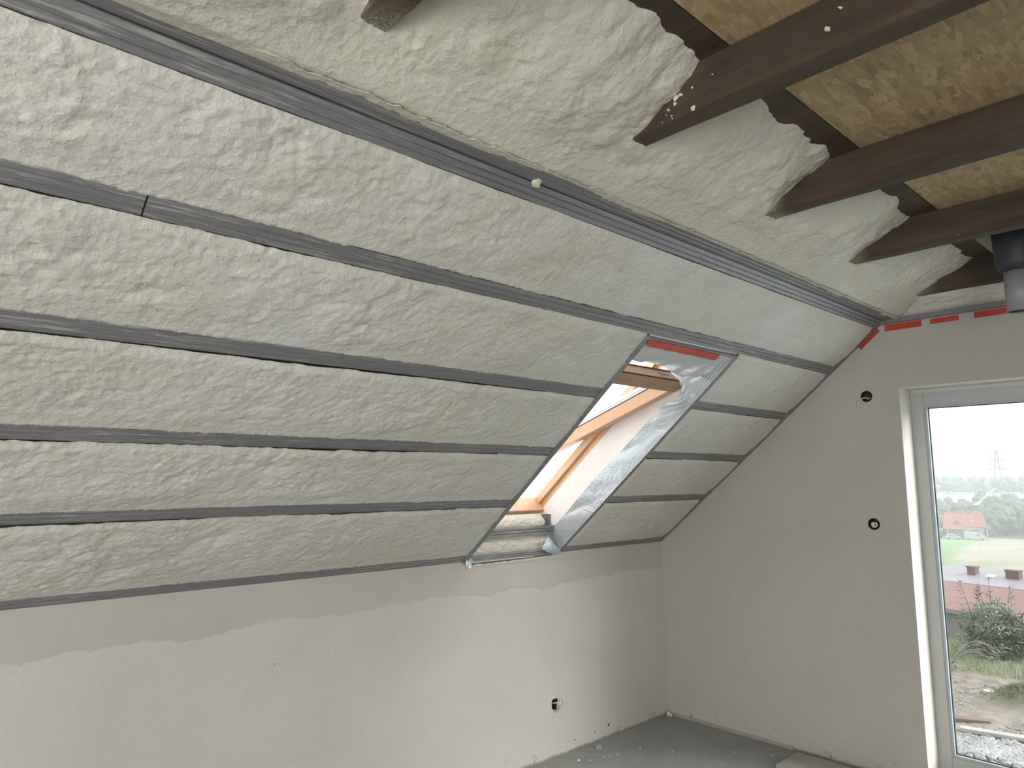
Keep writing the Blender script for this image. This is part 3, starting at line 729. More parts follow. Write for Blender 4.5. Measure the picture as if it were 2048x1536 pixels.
foot_foam(0.62, 1.0, SX1-0.032, 'upper white foam fill directly under the skylight frame', 202, 0.034)
mb = MB()
def foot_rail(t, wd, x0, x1, out):
    prof = [(0, 0), (0.3, 0), (0.36, 0.004), (0.42, 0), (0.62, 0), (0.68, 0.004), (0.74, 0), (1, 0), (1, 0.03), (0, 0.03)]
    mb = MB(); a = [FP(0, t)+Vector((0, -out+b, wd*p)) for p, b in prof]
    mb.extrude(prof, x0, x1, lambda p, b, x: Vector((x, FP(0, t).y-out+b, FP(0, t).z+wd*p)))
    return mb
tag(foot_rail(0.50, 0.050, SX0, SX1-0.012, 0.052).build('ceiling_rail', M_rail), 'short steel rail across the foam at the skylight foot', 'rail')
tag(foot_rail(0.0, 0.034, SX0-0.01, SX1-0.004, 0.016).build('ceiling_rail', M_rail), 'dark steel rail closing the bottom of the skylight opening', 'rail')
o = MB().box((SX1-0.030, 0.080, KNEE+0.13), (SX1-0.001, 0.105, KNEE+0.235)).box((SX1-0.004, 0.05, KNEE+0.13), (SX1, 0.10, KNEE+0.235)).build('angle_bracket', M_rail); tag(o, 'dark steel upright in the corner of the skylight foot', 'bracket')
# torn plaster edge under the opening
tag(strip('plaster_edge', lambda u, v, w: Vector((u, -0.001-w, v)), (SX0-0.04, KNEE-0.028), (SX1+0.01, KNEE-0.020), 0.004, M_reveal, rag=0.004, n=60, seed=7), 'thin torn white plaster edge below the skylight', 'plaster edge')

# foil on the shaft sides
def foil_sheet(name, pts_fn, nu, nv, mat, lu, lv, label, cat='foil', parent=None, flip=False):
    P = np.array([[list(pts_fn(i/(nu-1), j/(nv-1))) for j in range(nv)] for i in range(nu)])
    o = grid_mesh(name, P, mat, parent, flip=flip)
    me = o.data; uv = me.uv_layers.new(name='uv'); li = np.empty(len(me.loops), np.int32); me.loops.foreach_get('vertex_index', li)
    u = (li//nv)/(nu-1)*lu; v = (li % nv)/(nv-1)*lv
    uv.data.foreach_set('uv', np.stack([u, v], -1).reshape(-1).astype(np.float32))
    return tag(o, label, cat) if label else o
def f_right(a, b):
    s = -0.010+a*(SS1+0.0)
    wd = 0.125+0.015*math.sin(a*5)+0.11*max(0, a-0.70)/0.30 - 0.075*math.exp(-((a-0.79)/0.05)**2)
    off = -0.004+b*wd
    w = 0.004+0.010*b*abs(math.sin(a*9+b*2))+0.022*math.exp(-((a-0.80)/0.10)**2)*b+0.010*b*math.exp(-((a-0.06)/0.08)**2)
    w += 0.0016*math.sin(a*61+b*7)*b+0.003*math.sin(a*130+b*21)*b*max(0, a-0.6)*3
    return SP(SX1-w, s, off)
foil_sheet('silver_foil', f_right, 240, 26, M_foil, 1.68, 0.13, 'silver reinforced foil hanging along the right side of the skylight shaft')
def f_left(a, b):
    s = -0.02+a*(SS1); w = 0.003+0.004*b*math.sin(a*20)
    return SP(SX0+w, s, -0.004+b*0.05)
foil_sheet('silver_foil', f_left, 120, 8, M_foil, 1.68, 0.05, 'narrow silver foil edge along the left side of the skylight opening')
def f_corner(a, b):
    A_ = Vector((-1.285, -0.030, 1.232)); B_ = Vector((-1.235, -0.034, 1.305)); C_ = Vector((-1.112, -0.030, 1.206)); D_ = Vector((-1.165, -0.022, 1.186))
    p = (A_*(1-a)+B_*a)*(1-b)+(D_*(1-a)+C_*a)*b
    return p+Vector((0, -0.010*math.sin(b*3.1)*math.sin(a*2.5+0.4), 0.002*math.sin(b*9)))
foil_sheet('foil_flap', f_corner, 20, 24, M_foil, 0.09, 0.16, 'folded silver foil flap at the bottom right corner of the skylight')
def f_lcorner(a, b):
    return Vector((SX0-0.012+0.050*a, -0.010-0.006*math.sin(b*5+a*3), KNEE-0.032+0.11*b*(1-a*0.75)+0.006*math.sin(a*9)))
foil_sheet('foil_scrap', f_lcorner, 12, 14, M_foil_plain, 0.05, 0.08, 'crumpled white foil scrap at the bottom left corner of the skylight')
def f_head(a, b):
    x = SX0+0.002+a*(SX1-SX0-0.004)
    s = SS1-0.010-(0.150+0.055*a+0.012*math.sin(a*11))*b
    off = -0.002+0.060*b+0.010*math.sin(b*7+a*6)*b+0.004*math.sin(a*37+b*9)*b
    return SP(x, s, off)
foil_sheet('silver_foil', f_head, 90, 40, M_foil_plain, 0.73, 0.22, 'dull silver foil sheet hanging below the skylight head')
strip('red_tape', lambda u, v, w: SP(u, v, -0.006-w-0.5*max(0, SS1-v)*0), (-1.845, SS1-0.040), (-1.262, SS1-0.004), 0.0015, M_redtape, 'wide red tape strip across the head of the skylight opening', 'tape', rag=0.004, n=40, seed=3)
mb = MB().extrude([(0, 0), (0.010, 0.004), (0.02, 0), (0.034, 0), (0.034, 0.02), (0, 0.02)], SX0, SX1, lambda a, b, t: SP(t, SS1-0.030+a, -0.002+b))
tag(mb.build('ceiling_rail', M_rail), 'short steel rail along the head of the skylight opening, behind the red tape', 'rail')
# little arched cable above the sash
pts = [SP(SX1-0.02-0.12*math.sin(t)*0.6, 1.40+0.14*math.cos(t), 0.10+0.10*math.sin(t)) for t in np.linspace(0, math.pi, 14)]

# ------------------------------------------------------------------ big window in the gable wall
w1 = empty('window_1', (0.18, (DY0+DY1)/2, 0)); struct(w1, 'tall white plastic window in the gable wall', 'window')
def wp(mb, name, mat, bevel=0.0):
    l = w1.location; mb.v = [tuple(Vector(v)-l) for v in mb.v]
    return mb.build(name, mat, w1, bevel=bevel)
FX0, FX1 = 0.180, 0.250
wy1, wy0 = DY1+0.004, DY0-0.004
zt, zb = DZ1-0.024, 0.022
gy = -1.748; gz1 = 2.078; gz0 = 0.132; mid = -2.58
wp(MB().box((FX0, gy, zb), (FX1, wy1, zt)), 'frame_side', M_pvc, 0.004)
wp(MB().box((FX0, wy0, zb), (FX1, wy0+0.075, zt)), 'frame_side', M_pvc, 0.004)
wp(MB().box((FX0, wy0+0.075, gz1), (FX1, gy, zt)), 'frame_top', M_pvc, 0.004)
wp(MB().box((FX0, wy0+0.075, zb), (FX1, gy, gz0)), 'frame_bottom', M_pvc, 0.004)
wp(MB().box((FX0, mid-0.05, gz0), (FX1, mid+0.05, gz1)), 'mullion', M_pvc, 0.004)
for ya, yb in ((mid+0.05, gy), (wy0+0.075, mid-0.05)):
    b = 0.014
    for nm, mt, q, xa, xb in (('glazing_bead', M_bead, 0.013, FX0+0.006, FX0+0.030), ('gasket', M_gasket, 0.018, FX0+0.026, FX0+0.034)):
        m = MB()
        m.box((xa, yb-q, gz0), (xb, yb, gz1)).box((xa, ya, gz0), (xb, ya+q, gz1)).box((xa, ya+q, gz1-q), (xb, yb-q, gz1)).box((xa, ya+q, gz0), (xb, yb-q, gz0+q))
        wp(m, nm, mt)
    wp(MB().box((FX0+0.032, ya, gz0), (FX0+0.036, yb, gz1)), 'glass_pane', M_glass)
# reveal closing strip between frame and lintel
o = MB().box((0.19, DY0, DZ1-0.026), (0.25, DY1, DZ1)).build('trim_3', M_foam); struct(o, 'thin foam joint above the tall window frame', 'trim')

# ------------------------------------------------------------------ junction boxes and cables
for k, (y, z, r_) in enumerate(BOX):
    root_b = empty('junction_box', (0.0, y, z))
    tag(root_b, ['dark round junction box high on the gable wall, with a thin cable hanging out', 'dark round junction box halfway up the gable wall, with a curled cable inside'][k], 'junction box')
    m = MB(); n = 28; prof = [(0.0, r_), (0.001, r_-0.002), (0.055, r_-0.003), (0.055, 0.0)]
    vs = []; fs = []
    for (dx, rr) in prof[:3]:
        vs += [(dx, rr*math.cos(2*math.pi*j/n), rr*math.sin(2*math.pi*j/n)) for j in range(n)]
    for i in range(2): fs += [(i*n+j, i*n+(j+1) % n, (i+1)*n+(j+1) % n, (i+1)*n+j) for j in range(n)]
    fs.append(tuple(2*n+j for j in range(n)))
    m.add(vs, fs).build('cup', M_hole, root_b)
    if k == 0:
        pts = [(0.03, -0.014, -0.006), (0.0, -0.010, -0.014), (-0.010, 0.008, -0.008), (-0.016, 0.030, -0.018), (-0.018, 0.046, -0.040), (-0.016, 0.048, -0.062), (-0.012, 0.040, -0.078)]
        t_ = [Vector(p) for p in pts]
    else:
        t_ = [Vector((0.02-0.024*math.sin(a*0.5), 0.018*math.cos(a), 0.018*math.sin(a)*0.8-0.002)) for a in np.linspace(2.2, 7.0, 14)]
    sm = []
    for i in range(len(t_)-1):
        for q in range(4):
            p0_ = t_[max(i-1, 0)]; p1_ = t_[i]; p2_ = t_[i+1]; p3_ = t_[min(i+2, len(t_)-1)]; u = q/4
            sm.append(0.5*((2*p1_)+(-p0_+p2_)*u+(2*p0_-5*p1_+4*p2_-p3_)*u*u+(-p0_+3*p1_-3*p2_+p3_)*u**3))
    MB().tube(sm+[t_[-1]], 0.0032 if k == 0 else 0.005, 8).build('cable', M_cable, root_b, True)
    if k == 1:
        MB().box((0.004, -0.003, -0.014), (0.012, 0.016, 0.010)).build('cable_end', M_cable, root_b, bevel=0.002)
# broken-out socket hole in the knee wall with coiled cable
sb = empty('socket_hole', (HK[0], 0, HK[1])); tag(sb, 'rough dark socket hole in the knee wall with a coiled white cable', 'socket')
m = MB(); n = 20; rr = random.Random(4)
ring0 = [(p[0]-HK[0], 0.0, p[1]-HK[1]) for p in hole]; ring1 = [(a*0.8, 0.05, b*0.8) for a, _, b in ring0]
m.add(ring0+ring1, [(j, (j+1) % n, n+(j+1) % n, n+j) for j in range(n)]+[tuple(n+j for j in range(n))]).build('cup', M_hole, sb)
pts = []
for i in range(70):
    a = i/69*2*math.pi*2.6
    rx = 0.030-0.004*(a/6); pts.append((0.030+0.006*math.sin(a*0.37)+rx*math.cos(a+2.6)*0.95, -0.016-0.014*math.sin(a*0.5+1)-0.010*math.cos(a), 0.004-0.005*(a/6)+0.031*math.sin(a+2.6)))
pts = [(-0.004, 0.035, 0.0), (-0.006, 0.01, 0.004)]+pts
MB().tube(pts, 0.0042, 8).build('cable', M_cable, sb, True)
# small pipe stub in the corner
st = empty('pipe_stub', (-0.028, -0.030, 0.0)); tag(st, 'small white pipe stub on the floor in the room corner', 'pipe')
MB().tube([(0, 0, 0.0), (0, 0, 0.014), (0.0, -0.003, 0.026)], 0.014, 14).build('elbow', M_cable, st, True)
MB().tube([(0, -0.012, 0.012), (-0.012, -0.030, 0.006)], 0.009, 12).build('spout', M_cable, st, True)

# ------------------------------------------------------------------ hanging duct at the right edge
du = empty('ventilation_duct', (-0.475, -2.385, 2.425)); tag(du, 'grey round plastic duct hanging from the ceiling near the gable wall', 'duct')
def lathe(prof, n=40):
    m = MB(); vs = [(r_*math.cos(2*math.pi*j/n), r_*math.sin(2*math.pi*j/n), z) for r_, z in prof for j in range(n)]
    k = len(prof); return m.add(vs, [(i*n+j, i*n+(j+1) % n, (i+1)*n+(j+1) % n, (i+1)*n+j) for i in range(k-1) for j in range(n)])
lathe([(0.0525, 0.0), (0.0555, 0.0), (0.0555, 0.190), (0.0525, 0.190), (0.0525, 0.0)]).build('pipe', M_pipe, du, True)
lathe([(0.0, 0.012), (0.051, 0.012), (0.0523, 0.006)]).build('mouth_shade', M_duct_dark, du)  # dark disc in place of the shade inside the open pipe end
lathe([(0.050, 0.19), (0.075, 0.205), (0.085, 0.24), (0.085, 0.31), (0.09, 0.385), (0.0, 0.385)]).build('collar', M_duct_dark, du, True)

# ------------------------------------------------------------------ things on the floor
o = MB().box((-0.36, -2.3, 0.0), (-0.088, -0.992, 0.028)).build('board_offcut', M_sheet, bevel=0.003); tag(o, 'flat grey board lying on the floor beside the gable wall', 'board')
tag(strip('edge_strip', lambda u, v, w: Vector((-0.001-w, u, v)), (-0.03, 0.0), (-0.93, 0.020), 0.007, M_sheet, rag=0.002, n=40, seed=9), 'thin pale edge strip where the gable wall meets the floor', 'strip')
pf = [(-1.091, -0.131, 11), (-1.041, -0.178, 7), (-0.94, -0.201, 6), (-0.85, -0.232, 6), (-0.90, -0.215, 5), (-0.567, -0.432, 7), (-0.68, -0.271, 7), (-0.181, -0.881, 7), (-0.30, -0.70, 5), (-0.62, -0.52, 5), (-0.98, -0.33, 5)]
for k, (x, y, s) in enumerate(pf):
    flake((x, y, 0.0005), s*0.0013, 'small white plaster crumb on the grey floor near the corner', 'crumb', 'plaster crumbs on the floor', 'plaster_crumb', Vector((0, 0, 1)), M_cable, seed=60+k)
flake((-0.846, -0.082, 0.0005), 0.034, 'largest flat white plaster patch on the floor close to the knee wall', 'crumb', None, 'plaster_patch', Vector((0, 0, 1)), M_sheet, seed=80)
for k, (x, z, s) in enumerate([(-2.946, 0.843, 3), (-0.651, 0.069, 9), (-0.786, 0.060, 4), (-0.98, 0.058, 5), (-0.085, 0.075, 5)]):
    lab = ['tiny dark nick in the middle of the knee wall', 'largest dark damp spot low on the knee wall'][k] if k < 2 else 'small dark damp spot low on the knee wall near the floor'
    flake((x, -0.0003, z), s*0.0016, lab, 'stain', None if k < 2 else 'small stains on the knee wall', 'stain', Vector((0, -1, 0)), M_hole, seed=90+k).scale = (1, 0.25, 1)

# ------------------------------------------------------------------ outdoors
OUT = 0.37
def oflat(n, c, *a, **k): return flat(n, tuple(x*OUT for x in c), *a, **k)
AZ0, AZ1 = R(60), R(92)
def pol(d, az, z): return Vector((CAM.x+d*math.sin(az), CAM.y+d*math.cos(az), z))
TD = [4, 12, 22, 27, 33, 46, 60, 90, 130, 240, 350, 372, 400, 450, 520, 600, 700, 760, 900, 1400, 2300, 3200]
TZ = [-3.3, -3.3, -3.2, -3.4, -5.2, -9.3, -10.0, -10.8, -12.0, -17.6, -23.6, -24.4, -24.6, -20.5, -17.6, -14.6, -11.6, -12.0, -20, -10, 20, 60]
def terr(d, az=None):
    d = np.asarray(d, float); z = np.interp(d, TD, TZ)
    return z
ds = np.concatenate([np.linspace(4, 34, 300), np.linspace(34.2, 130, 150)[1:], np.linspace(131, 800, 180)])
azs = np.linspace(AZ0, AZ1, 260)
D, A = np.meshgrid(ds, azs, indexing='ij')
X = CAM.x+D*np.sin(A); Y = CAM.y+D*np.cos(A); Z = terr(D)
near = 1-sstep(30, 50, D)
Z = Z+near*0.10*fbm(X*0.5, Y*0.5, 300, 4)+near*0.03*fbm(X*3, Y*3, 301, 3)
md = pol(19.6, R(77.75), 0); mound = np.exp(-(((X-md.x)/0.75)**2+((Y-md.y)/0.62)**2)); Z = Z+0.42*mound*(1+0.3*fbm(X*2, Y*2, 302, 3))
Z = np.where(D > 60, Z+sstep(60, 200, D)*0.6*fbm(X*0.01, Y*0.01, 303, 3), Z)
P = np.stack([X, Y, Z], -1)
terrain = grid_mesh('ground', P, None, flip=True)
# surface kinds as colours of the ground itself
def cm(c): return np.array(c)
dirt = cm((0.40, 0.345, 0.29)); dirt2 = cm((0.52, 0.46, 0.40)); gr = cm((0.26, 0.31, 0.19)); gr2 = cm((0.40, 0.40, 0.28)); gravel = cm((0.42, 0.42, 0.41)); fgreen = cm((0.34, 0.50, 0.27)); fpale = cm((0.58, 0.56, 0.44)); fl2 = cm((0.55, 0.60, 0.42))
def lerp(a, b, t): return a*(1-t[..., None])+b*t[..., None]
nf = fbm(X*0.9, Y*0.9, 310, 5); nf2 = fbm(X*4, Y*4, 311, 4); nl = fbm(X*0.03, Y*0.03, 312, 4)
Cc = lerp(dirt, dirt2, sstep(-0.3, 0.4, nf2))
g1 = sstep(21.2, 22.2, D+nf*2.2); Cc = lerp(Cc, lerp(gr, gr2, sstep(-0.2, 0.4, nf2)), g1)
g2 = sstep(0.10, 0.5, mound+0.25*nf2); Cc = lerp(Cc, lerp(gr*0.9, cm((0.27, 0.25, 0.17)), sstep(-0.3, 0.3, nf2)), g2)
g3 = 1-sstep(15.0, 15.4, D+nf*0.8); Cc = lerp(Cc, lerp(gr, gr2, sstep(-0.3, 0.3, nf2)), g3)
g4 = sstep(15.2, 15.5, D+nf*0.4)*(1-sstep(16.7, 17.1, D+nf*0.6)); Cc = lerp(Cc, gravel, g4)
far = sstep(60, 90, D)
bnd = sstep(-0.006, 0.006, A-(R(74.0)+np.interp(D, [130, 350], [0.0, 0.036]))+nl*0.004)
farc = lerp(lerp(fgreen, fgreen*0.9, sstep(-.3, .3, nl)), lerp(fpale, fpale*0.85, sstep(-.3, .3, fbm(X*0.02, Y*0.08, 313, 3))), bnd)
farc = lerp(farc, gr*0.9, sstep(372, 380, D)); farc = lerp(farc, fl2, sstep(560, 600, D+nl*60))
Cc = lerp(Cc, farc, far)*OUT
ca = terrain.data.color_attributes.new('surface', 'FLOAT_COLOR', 'POINT')
ca.data.foreach_set('color', np.concatenate([Cc, np.ones(Cc.shape[:2]+(1,))], -1).reshape(-1).astype(np.float32))
t = NT('mixed_ground', 0.95, (0.3, 0.3, 0.2), 0.1); at_ = t.n('Attribute'); at_.attribute_name = 'surface'
t.color(t.mix(1.0, at_.outputs['Color'], t.ramp(t.noise(3, 6, 0.7), [(0.3, (0.80,)*3), (0.7, W)]), 'MULTIPLY'))
terrain.data.materials.append(t.m)
struct(terrain, 'sloping ground outside with dirt, grass and fields', 'ground')
# far hazy ridge
azh = np.linspace(R(52), R(98), 160); hh = []
P = np.empty((160, 12, 3))
for i, a in enumerate(azh):
    top = 50+16*math.sin((a-R(70))*14)+10*float(fbm(np.array([a*60]), np.array([0.0]), 320, 4)[0])
    for j in range(12):
        f = j/11; d = 1100+1300*f; p = pol(d, a, -30+(top+30)*math.sin(f*math.pi/2)); P[i, j] = p
o = grid_mesh('hills', P, oflat('wooded_hillside', (0.20, 0.27, 0.20), 0.95, var=0.2, sc=0.01)); struct(o, 'hazy wooded ridge on the horizon', 'hills')

M_leaf = oflat('tree_foliage', (0.105, 0.150, 0.085), 0.9, var=0.35, sc=0.7)
M_leaf2 = oflat('pale_tree_foliage', (0.17, 0.20, 0.11), 0.9, var=0.35, sc=0.7)
M_trunk = oflat('tree_bark', (0.12, 0.10, 0.08), 0.9)
rt = random.Random(12)
def crown_mesh(seed):
    bm = bmesh.new(); rr = random.Random(seed)
    for k in range(9):
        a = rr.random()*6.28; z = 0.35+0.62*k/9; rad = 0.30*math.sin(min(1, (1.08-z)*1.9)*1.57)
        mt = Matrix.Translation((math.cos(a)*rad*0.6, math.sin(a)*rad*0.6, z))
        g = bmesh.ops.create_icosphere(bm, subdivisions=2, radius=0.20*rr.uniform(0.8, 1.15)*(1.2-z*0.45), matrix=mt)
        for v in g['verts']:
            v.co += Vector((rr.uniform(-1, 1), rr.uniform(-1, 1), rr.uniform(-1, 1)))*0.018
    me = bpy.data.meshes.new('crown'); bm.to_mesh(me); bm.free(); return me
crowns = [crown_mesh(s) for s in range(4)]
for k, c_ in enumerate(crowns): c_.materials.append(M_leaf if k % 2 else M_leaf2)
trunk_me = MB().tube([(0, 0, -0.1), (0.01, 0, 0.2), (0, 0.01, 0.5)], 0.035, 7, 0.015); tm = trunk_me.build('trunk', M_trunk); trunk_mesh = tm.data; bpy.data.objects.remove(tm)
placed = []
def spot(d0, d1, a0, a1, gap):
    for _ in range(60):
        d = rt.uniform(d0, d1); az = R(rt.uniform(a0, a1)); p = pol(d, az, 0)
        if all((p-q).length > gap for q in placed): break
    placed.append(p); return d, az
def tree(x, y, z, h, wf, label, group, k):
    r_ = empty('tree', (x, y, z)); tag(r_, label, 'tree', group); r_.scale = (h*wf, h*wf, h); r_.rotation_euler = (0, 0, rt.random()*6.28)
    c_ = bpy.data.objects.new('crown', crowns[k % 4]); col.objects.link(c_); c_.parent = r_
    t_ = bpy.data.objects.new('trunk', trunk_mesh); col.objects.link(t_); t_.parent = r_
for k in range(120):
    d, az = spot(385, 490, 70.5, 83.5, 5.2); tree(*pol(d, az, float(terr(d))-0.5), rt.uniform(9, 13.5)*(1 if az > R(75.4) else 0.9), rt.uniform(0.9, 1.3), 'hazy tree in the wood behind the red roofed house', 'trees in the near wood', k)
for k in range(90):
    d, az = spot(700, 760, 70.5, 83.5, 6.5); tree(*pol(d, az, float(terr(d))-0.5), rt.uniform(11, 16), rt.uniform(0.8, 1.2), 'pale hazy tree in the far tree line below the ridge', 'trees in the far tree line', k)

# electricity pylon
py = empty('electricity_pylon', pol(520, R(77.28), -17)); tag(py, 'thin lattice electricity pylon rising above the far trees', 'pylon')
mb = MB(); H_ = 36.0
def leg_at(z): return 3.0*(1-z/H_)**1.2+0.45
lv = np.linspace(0, H_, 12)
for sx in (-1, 1):
    for sy in (-1, 1):
        mb.tube([(sx*leg_at(z), sy*leg_at(z), z) for z in lv], 0.22, 4)
for i in range(11):
    z0, z1 = lv[i], lv[i+1]; a, b = leg_at(z0), leg_at(z1)
    for (p, q) in (((-a, -a), (b, -b)), ((a, -a), (-b, -b)), ((-a, a), (-b, -b)), ((a, a), (b, -b))): mb.tube([(p[0], p[1], z0), (q[0], q[1], z1)], 0.12, 4)
mb.build('lattice_mast', oflat('galvanised_lattice', (0.22, 0.24, 0.27), 0.6), py)
for z, w in ((24, 5.5), (29, 4.5), (33.5, 3.4)):
    MB().tube([(0, -w, z), (0, 0, z+1.0), (0, w, z)], 0.2, 4).tube([(0, -w, z), (0, w, z)], 0.18, 4).build('cross_arm', oflat('galvanised_arm', (0.22, 0.24, 0.27), 0.6), py)

# house with red roof, 350 m away, seen across the field
hA = R(75.05); hd_ = 352.0; HZ = -23.6
hx = Vector((math.sin(hA), math.cos(hA), 0)); hy = Vector((math.cos(hA), -math.sin(hA), 0))   # away, to the right
ho = pol(hd_, hA, HZ)
house = empty('house', ho); tag(house, 'white house with a red tiled roof and dormer beyond the fields', 'house')
def hp(a, b, c): return hy*a+hx*b+Vector((0, 0, c))
M_hwall = oflat('house_render', (0.62, 0.58, 0.55), 0.8); M_hroof = oflat('red_roof_tiles', (0.50, 0.17, 0.13), 0.8); M_hdark = flat('dark_window', (0.12, 0.10, 0.10), 0.4); M_hwood = oflat('brown_shed_wood', (0.26, 0.17, 0.12), 0.8); M_white = oflat('white_paint', (0.80, 0.80, 0.80), 0.5, var=0.03)
# body: left part x -7..0, right part 0..6 ; roof ridge along x
mb = MB().hexa([hp(-6, 0, 0), hp(7.2, 0, 0), hp(7.2, 9, 0), hp(-6, 9, 0), hp(-6, 0, 5.0), hp(7.2, 0, 5.0), hp(7.2, 9, 5.0), hp(-6, 9, 5.0)])
mb.add([hp(7.2, 0, 5), hp(7.2, 9, 5), hp(7.2, 4.5, 10.4), hp(7.15, 0, 5), hp(7.15, 9, 5), hp(7.15, 4.5, 10.4)], [(0, 1, 2), (5, 4, 3), (0, 3, 4, 1), (1, 4, 5, 2), (2, 5, 3, 0)])
mb.build('wall', M_hwall, house)
mb = MB().hexa([hp(-7.2, -0.9, 4.0), hp(0.2, -0.9, 4.0), hp(0.2, -0.9, 4.2), hp(-7.2, -0.9, 4.2), hp(-6.6, 4.5, 10.4), hp(0.2, 4.5, 10.4), hp(0.2, 4.5, 10.65), hp(-6.6, 4.5, 10.65)])
mb.hexa([hp(0.2, -0.2, 5.0), hp(8.2, -0.2, 5.0), hp(8.2, -0.2, 5.2), hp(0.2, -0.2, 5.2), hp(0.2, 4.5, 10.4), hp(7.6, 4.5, 10.4), hp(7.6, 4.5, 10.65), hp(0.2, 4.5, 10.65)])
mb.hexa([hp(-7.2, 10, 4.6), hp(8.2, 10, 4.6), hp(8.2, 10, 4.8), hp(-7.2, 10, 4.8), hp(-6.6, 4.5, 10.4), hp(7.6, 4.5, 10.4), hp(7.6, 4.5, 10.65), hp(-6.6, 4.5, 10.65)])
mb.build('roof', M_hroof, house)
MB().hexa([hp(-3.6, 0.6, 6.1), hp(-0.6, 0.6, 6.1), hp(-0.6, 3.2, 6.1), hp(-3.6, 3.2, 6.1), hp(-2.2, 0.6, 7.7), hp(-2.0, 0.6, 7.7), hp(-2.0, 3.2, 7.7), hp(-2.2, 3.2, 7.7)]).build('dormer', oflat('dormer_boards', (0.30, 0.16, 0.17), 0.8), house)
MB().hexa([hp(1.6, 4.2, 10.2), hp(3.4, 4.2, 10.2), hp(3.4, 5.4, 10.2), hp(1.6, 5.4, 10.2), hp(1.6, 4.2, 11.6), hp(3.4, 4.2, 11.6), hp(3.4, 5.4, 11.6), hp(1.6, 5.4, 11.6)]).build('chimney', M_hdark, house)
MB().hexa([hp(-5.4, 4.2, 10.2), hp(-4.7, 4.2, 10.2), hp(-4.7, 5.0, 10.2), hp(-5.4, 5.0, 10.2), hp(-5.4, 4.2, 11.3), hp(-4.7, 4.2, 11.3), hp(-4.7, 5.0, 11.3), hp(-5.4, 5.0, 11.3)]).build('chimney', M_hdark, house)
MB().hexa([hp(-5.4, -0.1, 0), hp(0, -0.1, 0), hp(0, 0.1, 0), hp(-5.4, 0.1, 0), hp(-5.4, -0.1, 3.6), hp(0, -0.1, 3.6), hp(0, 0.1, 3.6), hp(-5.4, 0.1, 3.6)]).build('garage_door', oflat('grey_garage_front', (0.22, 0.23, 0.26), 0.6), house)
MB().hexa([hp(2.4, -0.08, 2.4), hp(5.3, -0.08, 2.4), hp(5.3, 0.1, 2.4), hp(2.4, 0.1, 2.4), hp(2.4, -0.08, 4.1), hp(5.3, -0.08, 4.1), hp(5.3, 0.1, 4.1), hp(2.4, 0.1, 4.1)]).build('window', M_hdark, house)
MB().hexa([hp(7.1, 2.0, 5.3), hp(7.3, 2.0, 5.3), hp(7.3, 6.4, 5.3), hp(7.1, 6.4, 5.3), hp(7.1, 2.0, 7.0), hp(7.3, 2.0, 7.0), hp(7.3, 6.4, 7.0), hp(7.1, 6.4, 7.0)]).build('window', M_hdark, house)
MB().fbox(hp, (2.9, 1.5, 7.05), (3.7, 2.2, 7.9)).build('roof_light', M_white, house)
MB().fbox(hp, (7.2, -0.8, 4.4), (8.6, 9, 4.8)).build('balcony', M_hwood, house)
for b_ in (-0.6, 3.0, 8.6): MB().fbox(hp, (8.2, b_, 0), (8.5, b_+0.3, 4.5)).build('post', M_white, house)
sh = empty('shed', pol(hd_+3, hA-0.0315, HZ)); tag(sh, 'low brown wooden shed at the left side of the red roofed house', 'shed')
MB().fbox(hp, (-3.0, 0, 0), (3.4, 5, 3.0)).build('wall', M_hwood, sh)
MB().hexa([hp(-3.3, -0.4, 2.9), hp(3.7, -0.4, 2.9), hp(3.7, 5.4, 3.6), hp(-3.3, 5.4, 3.6), hp(-3.3, -0.4, 3.15), hp(3.7, -0.4, 3.15), hp(3.7, 5.4, 3.85), hp(-3.3, 5.4, 3.85)]).build('roof', oflat('shed_roof', (0.33, 0.24, 0.2), 0.8), sh)

def vehicle(name, label, cat, loc, prof, wid, glassp, wheels):
    r_ = empty(name, loc); tag(r_, label, cat)
    fr = lambda a, b, t: hy*a+hx*t+Vector((0, 0, b))
    MB().extrude(prof, 0, wid, fr).build('body', M_white, r_)
    MB().extrude(glassp, -0.03, wid+0.03, fr).build('window', M_hdark, r_)
    for wx in wheels:
        for t0 in (-0.04, wid-0.2):
            MB().extrude([(wx+0.36*math.cos(a), 0.36+0.36*math.sin(a)) for a in [2*math.pi*k/14 for k in range(14)]], t0, t0+0.24, fr).build('wheel', M_gasket, r_)
vz = float(terr(343))+0.15
vehicle('van', 'white delivery van parked in front of the red roofed house', 'van', pol(343, R(75.10), vz), [(0, 0.5), (0, 2.85), (0.2, 3.0), (4.0, 3.0), (4.6, 2.85), (5.8, 1.85), (6.9, 1.5), (7.2, 1.1), (7.2, 0.5)], 2.1, [(4.3, 1.7), (4.3, 2.4), (4.7, 2.4), (5.5, 1.8), (5.5, 1.7)], (1.2, 6.0))
vehicle('car', 'white car parked left of the delivery van', 'car', pol(343, R(74.02), vz), [(0, 0.4), (0, 1.1), (0.5, 1.7), (1.0, 1.9), (2.8, 1.9), (3.9, 1.25), (5.0, 1.0), (5.1, 0.4)], 1.8, [(0.7, 1.2), (1.0, 1.7), (2.7, 1.7), (3.4, 1.2)], (1.0, 4.1))

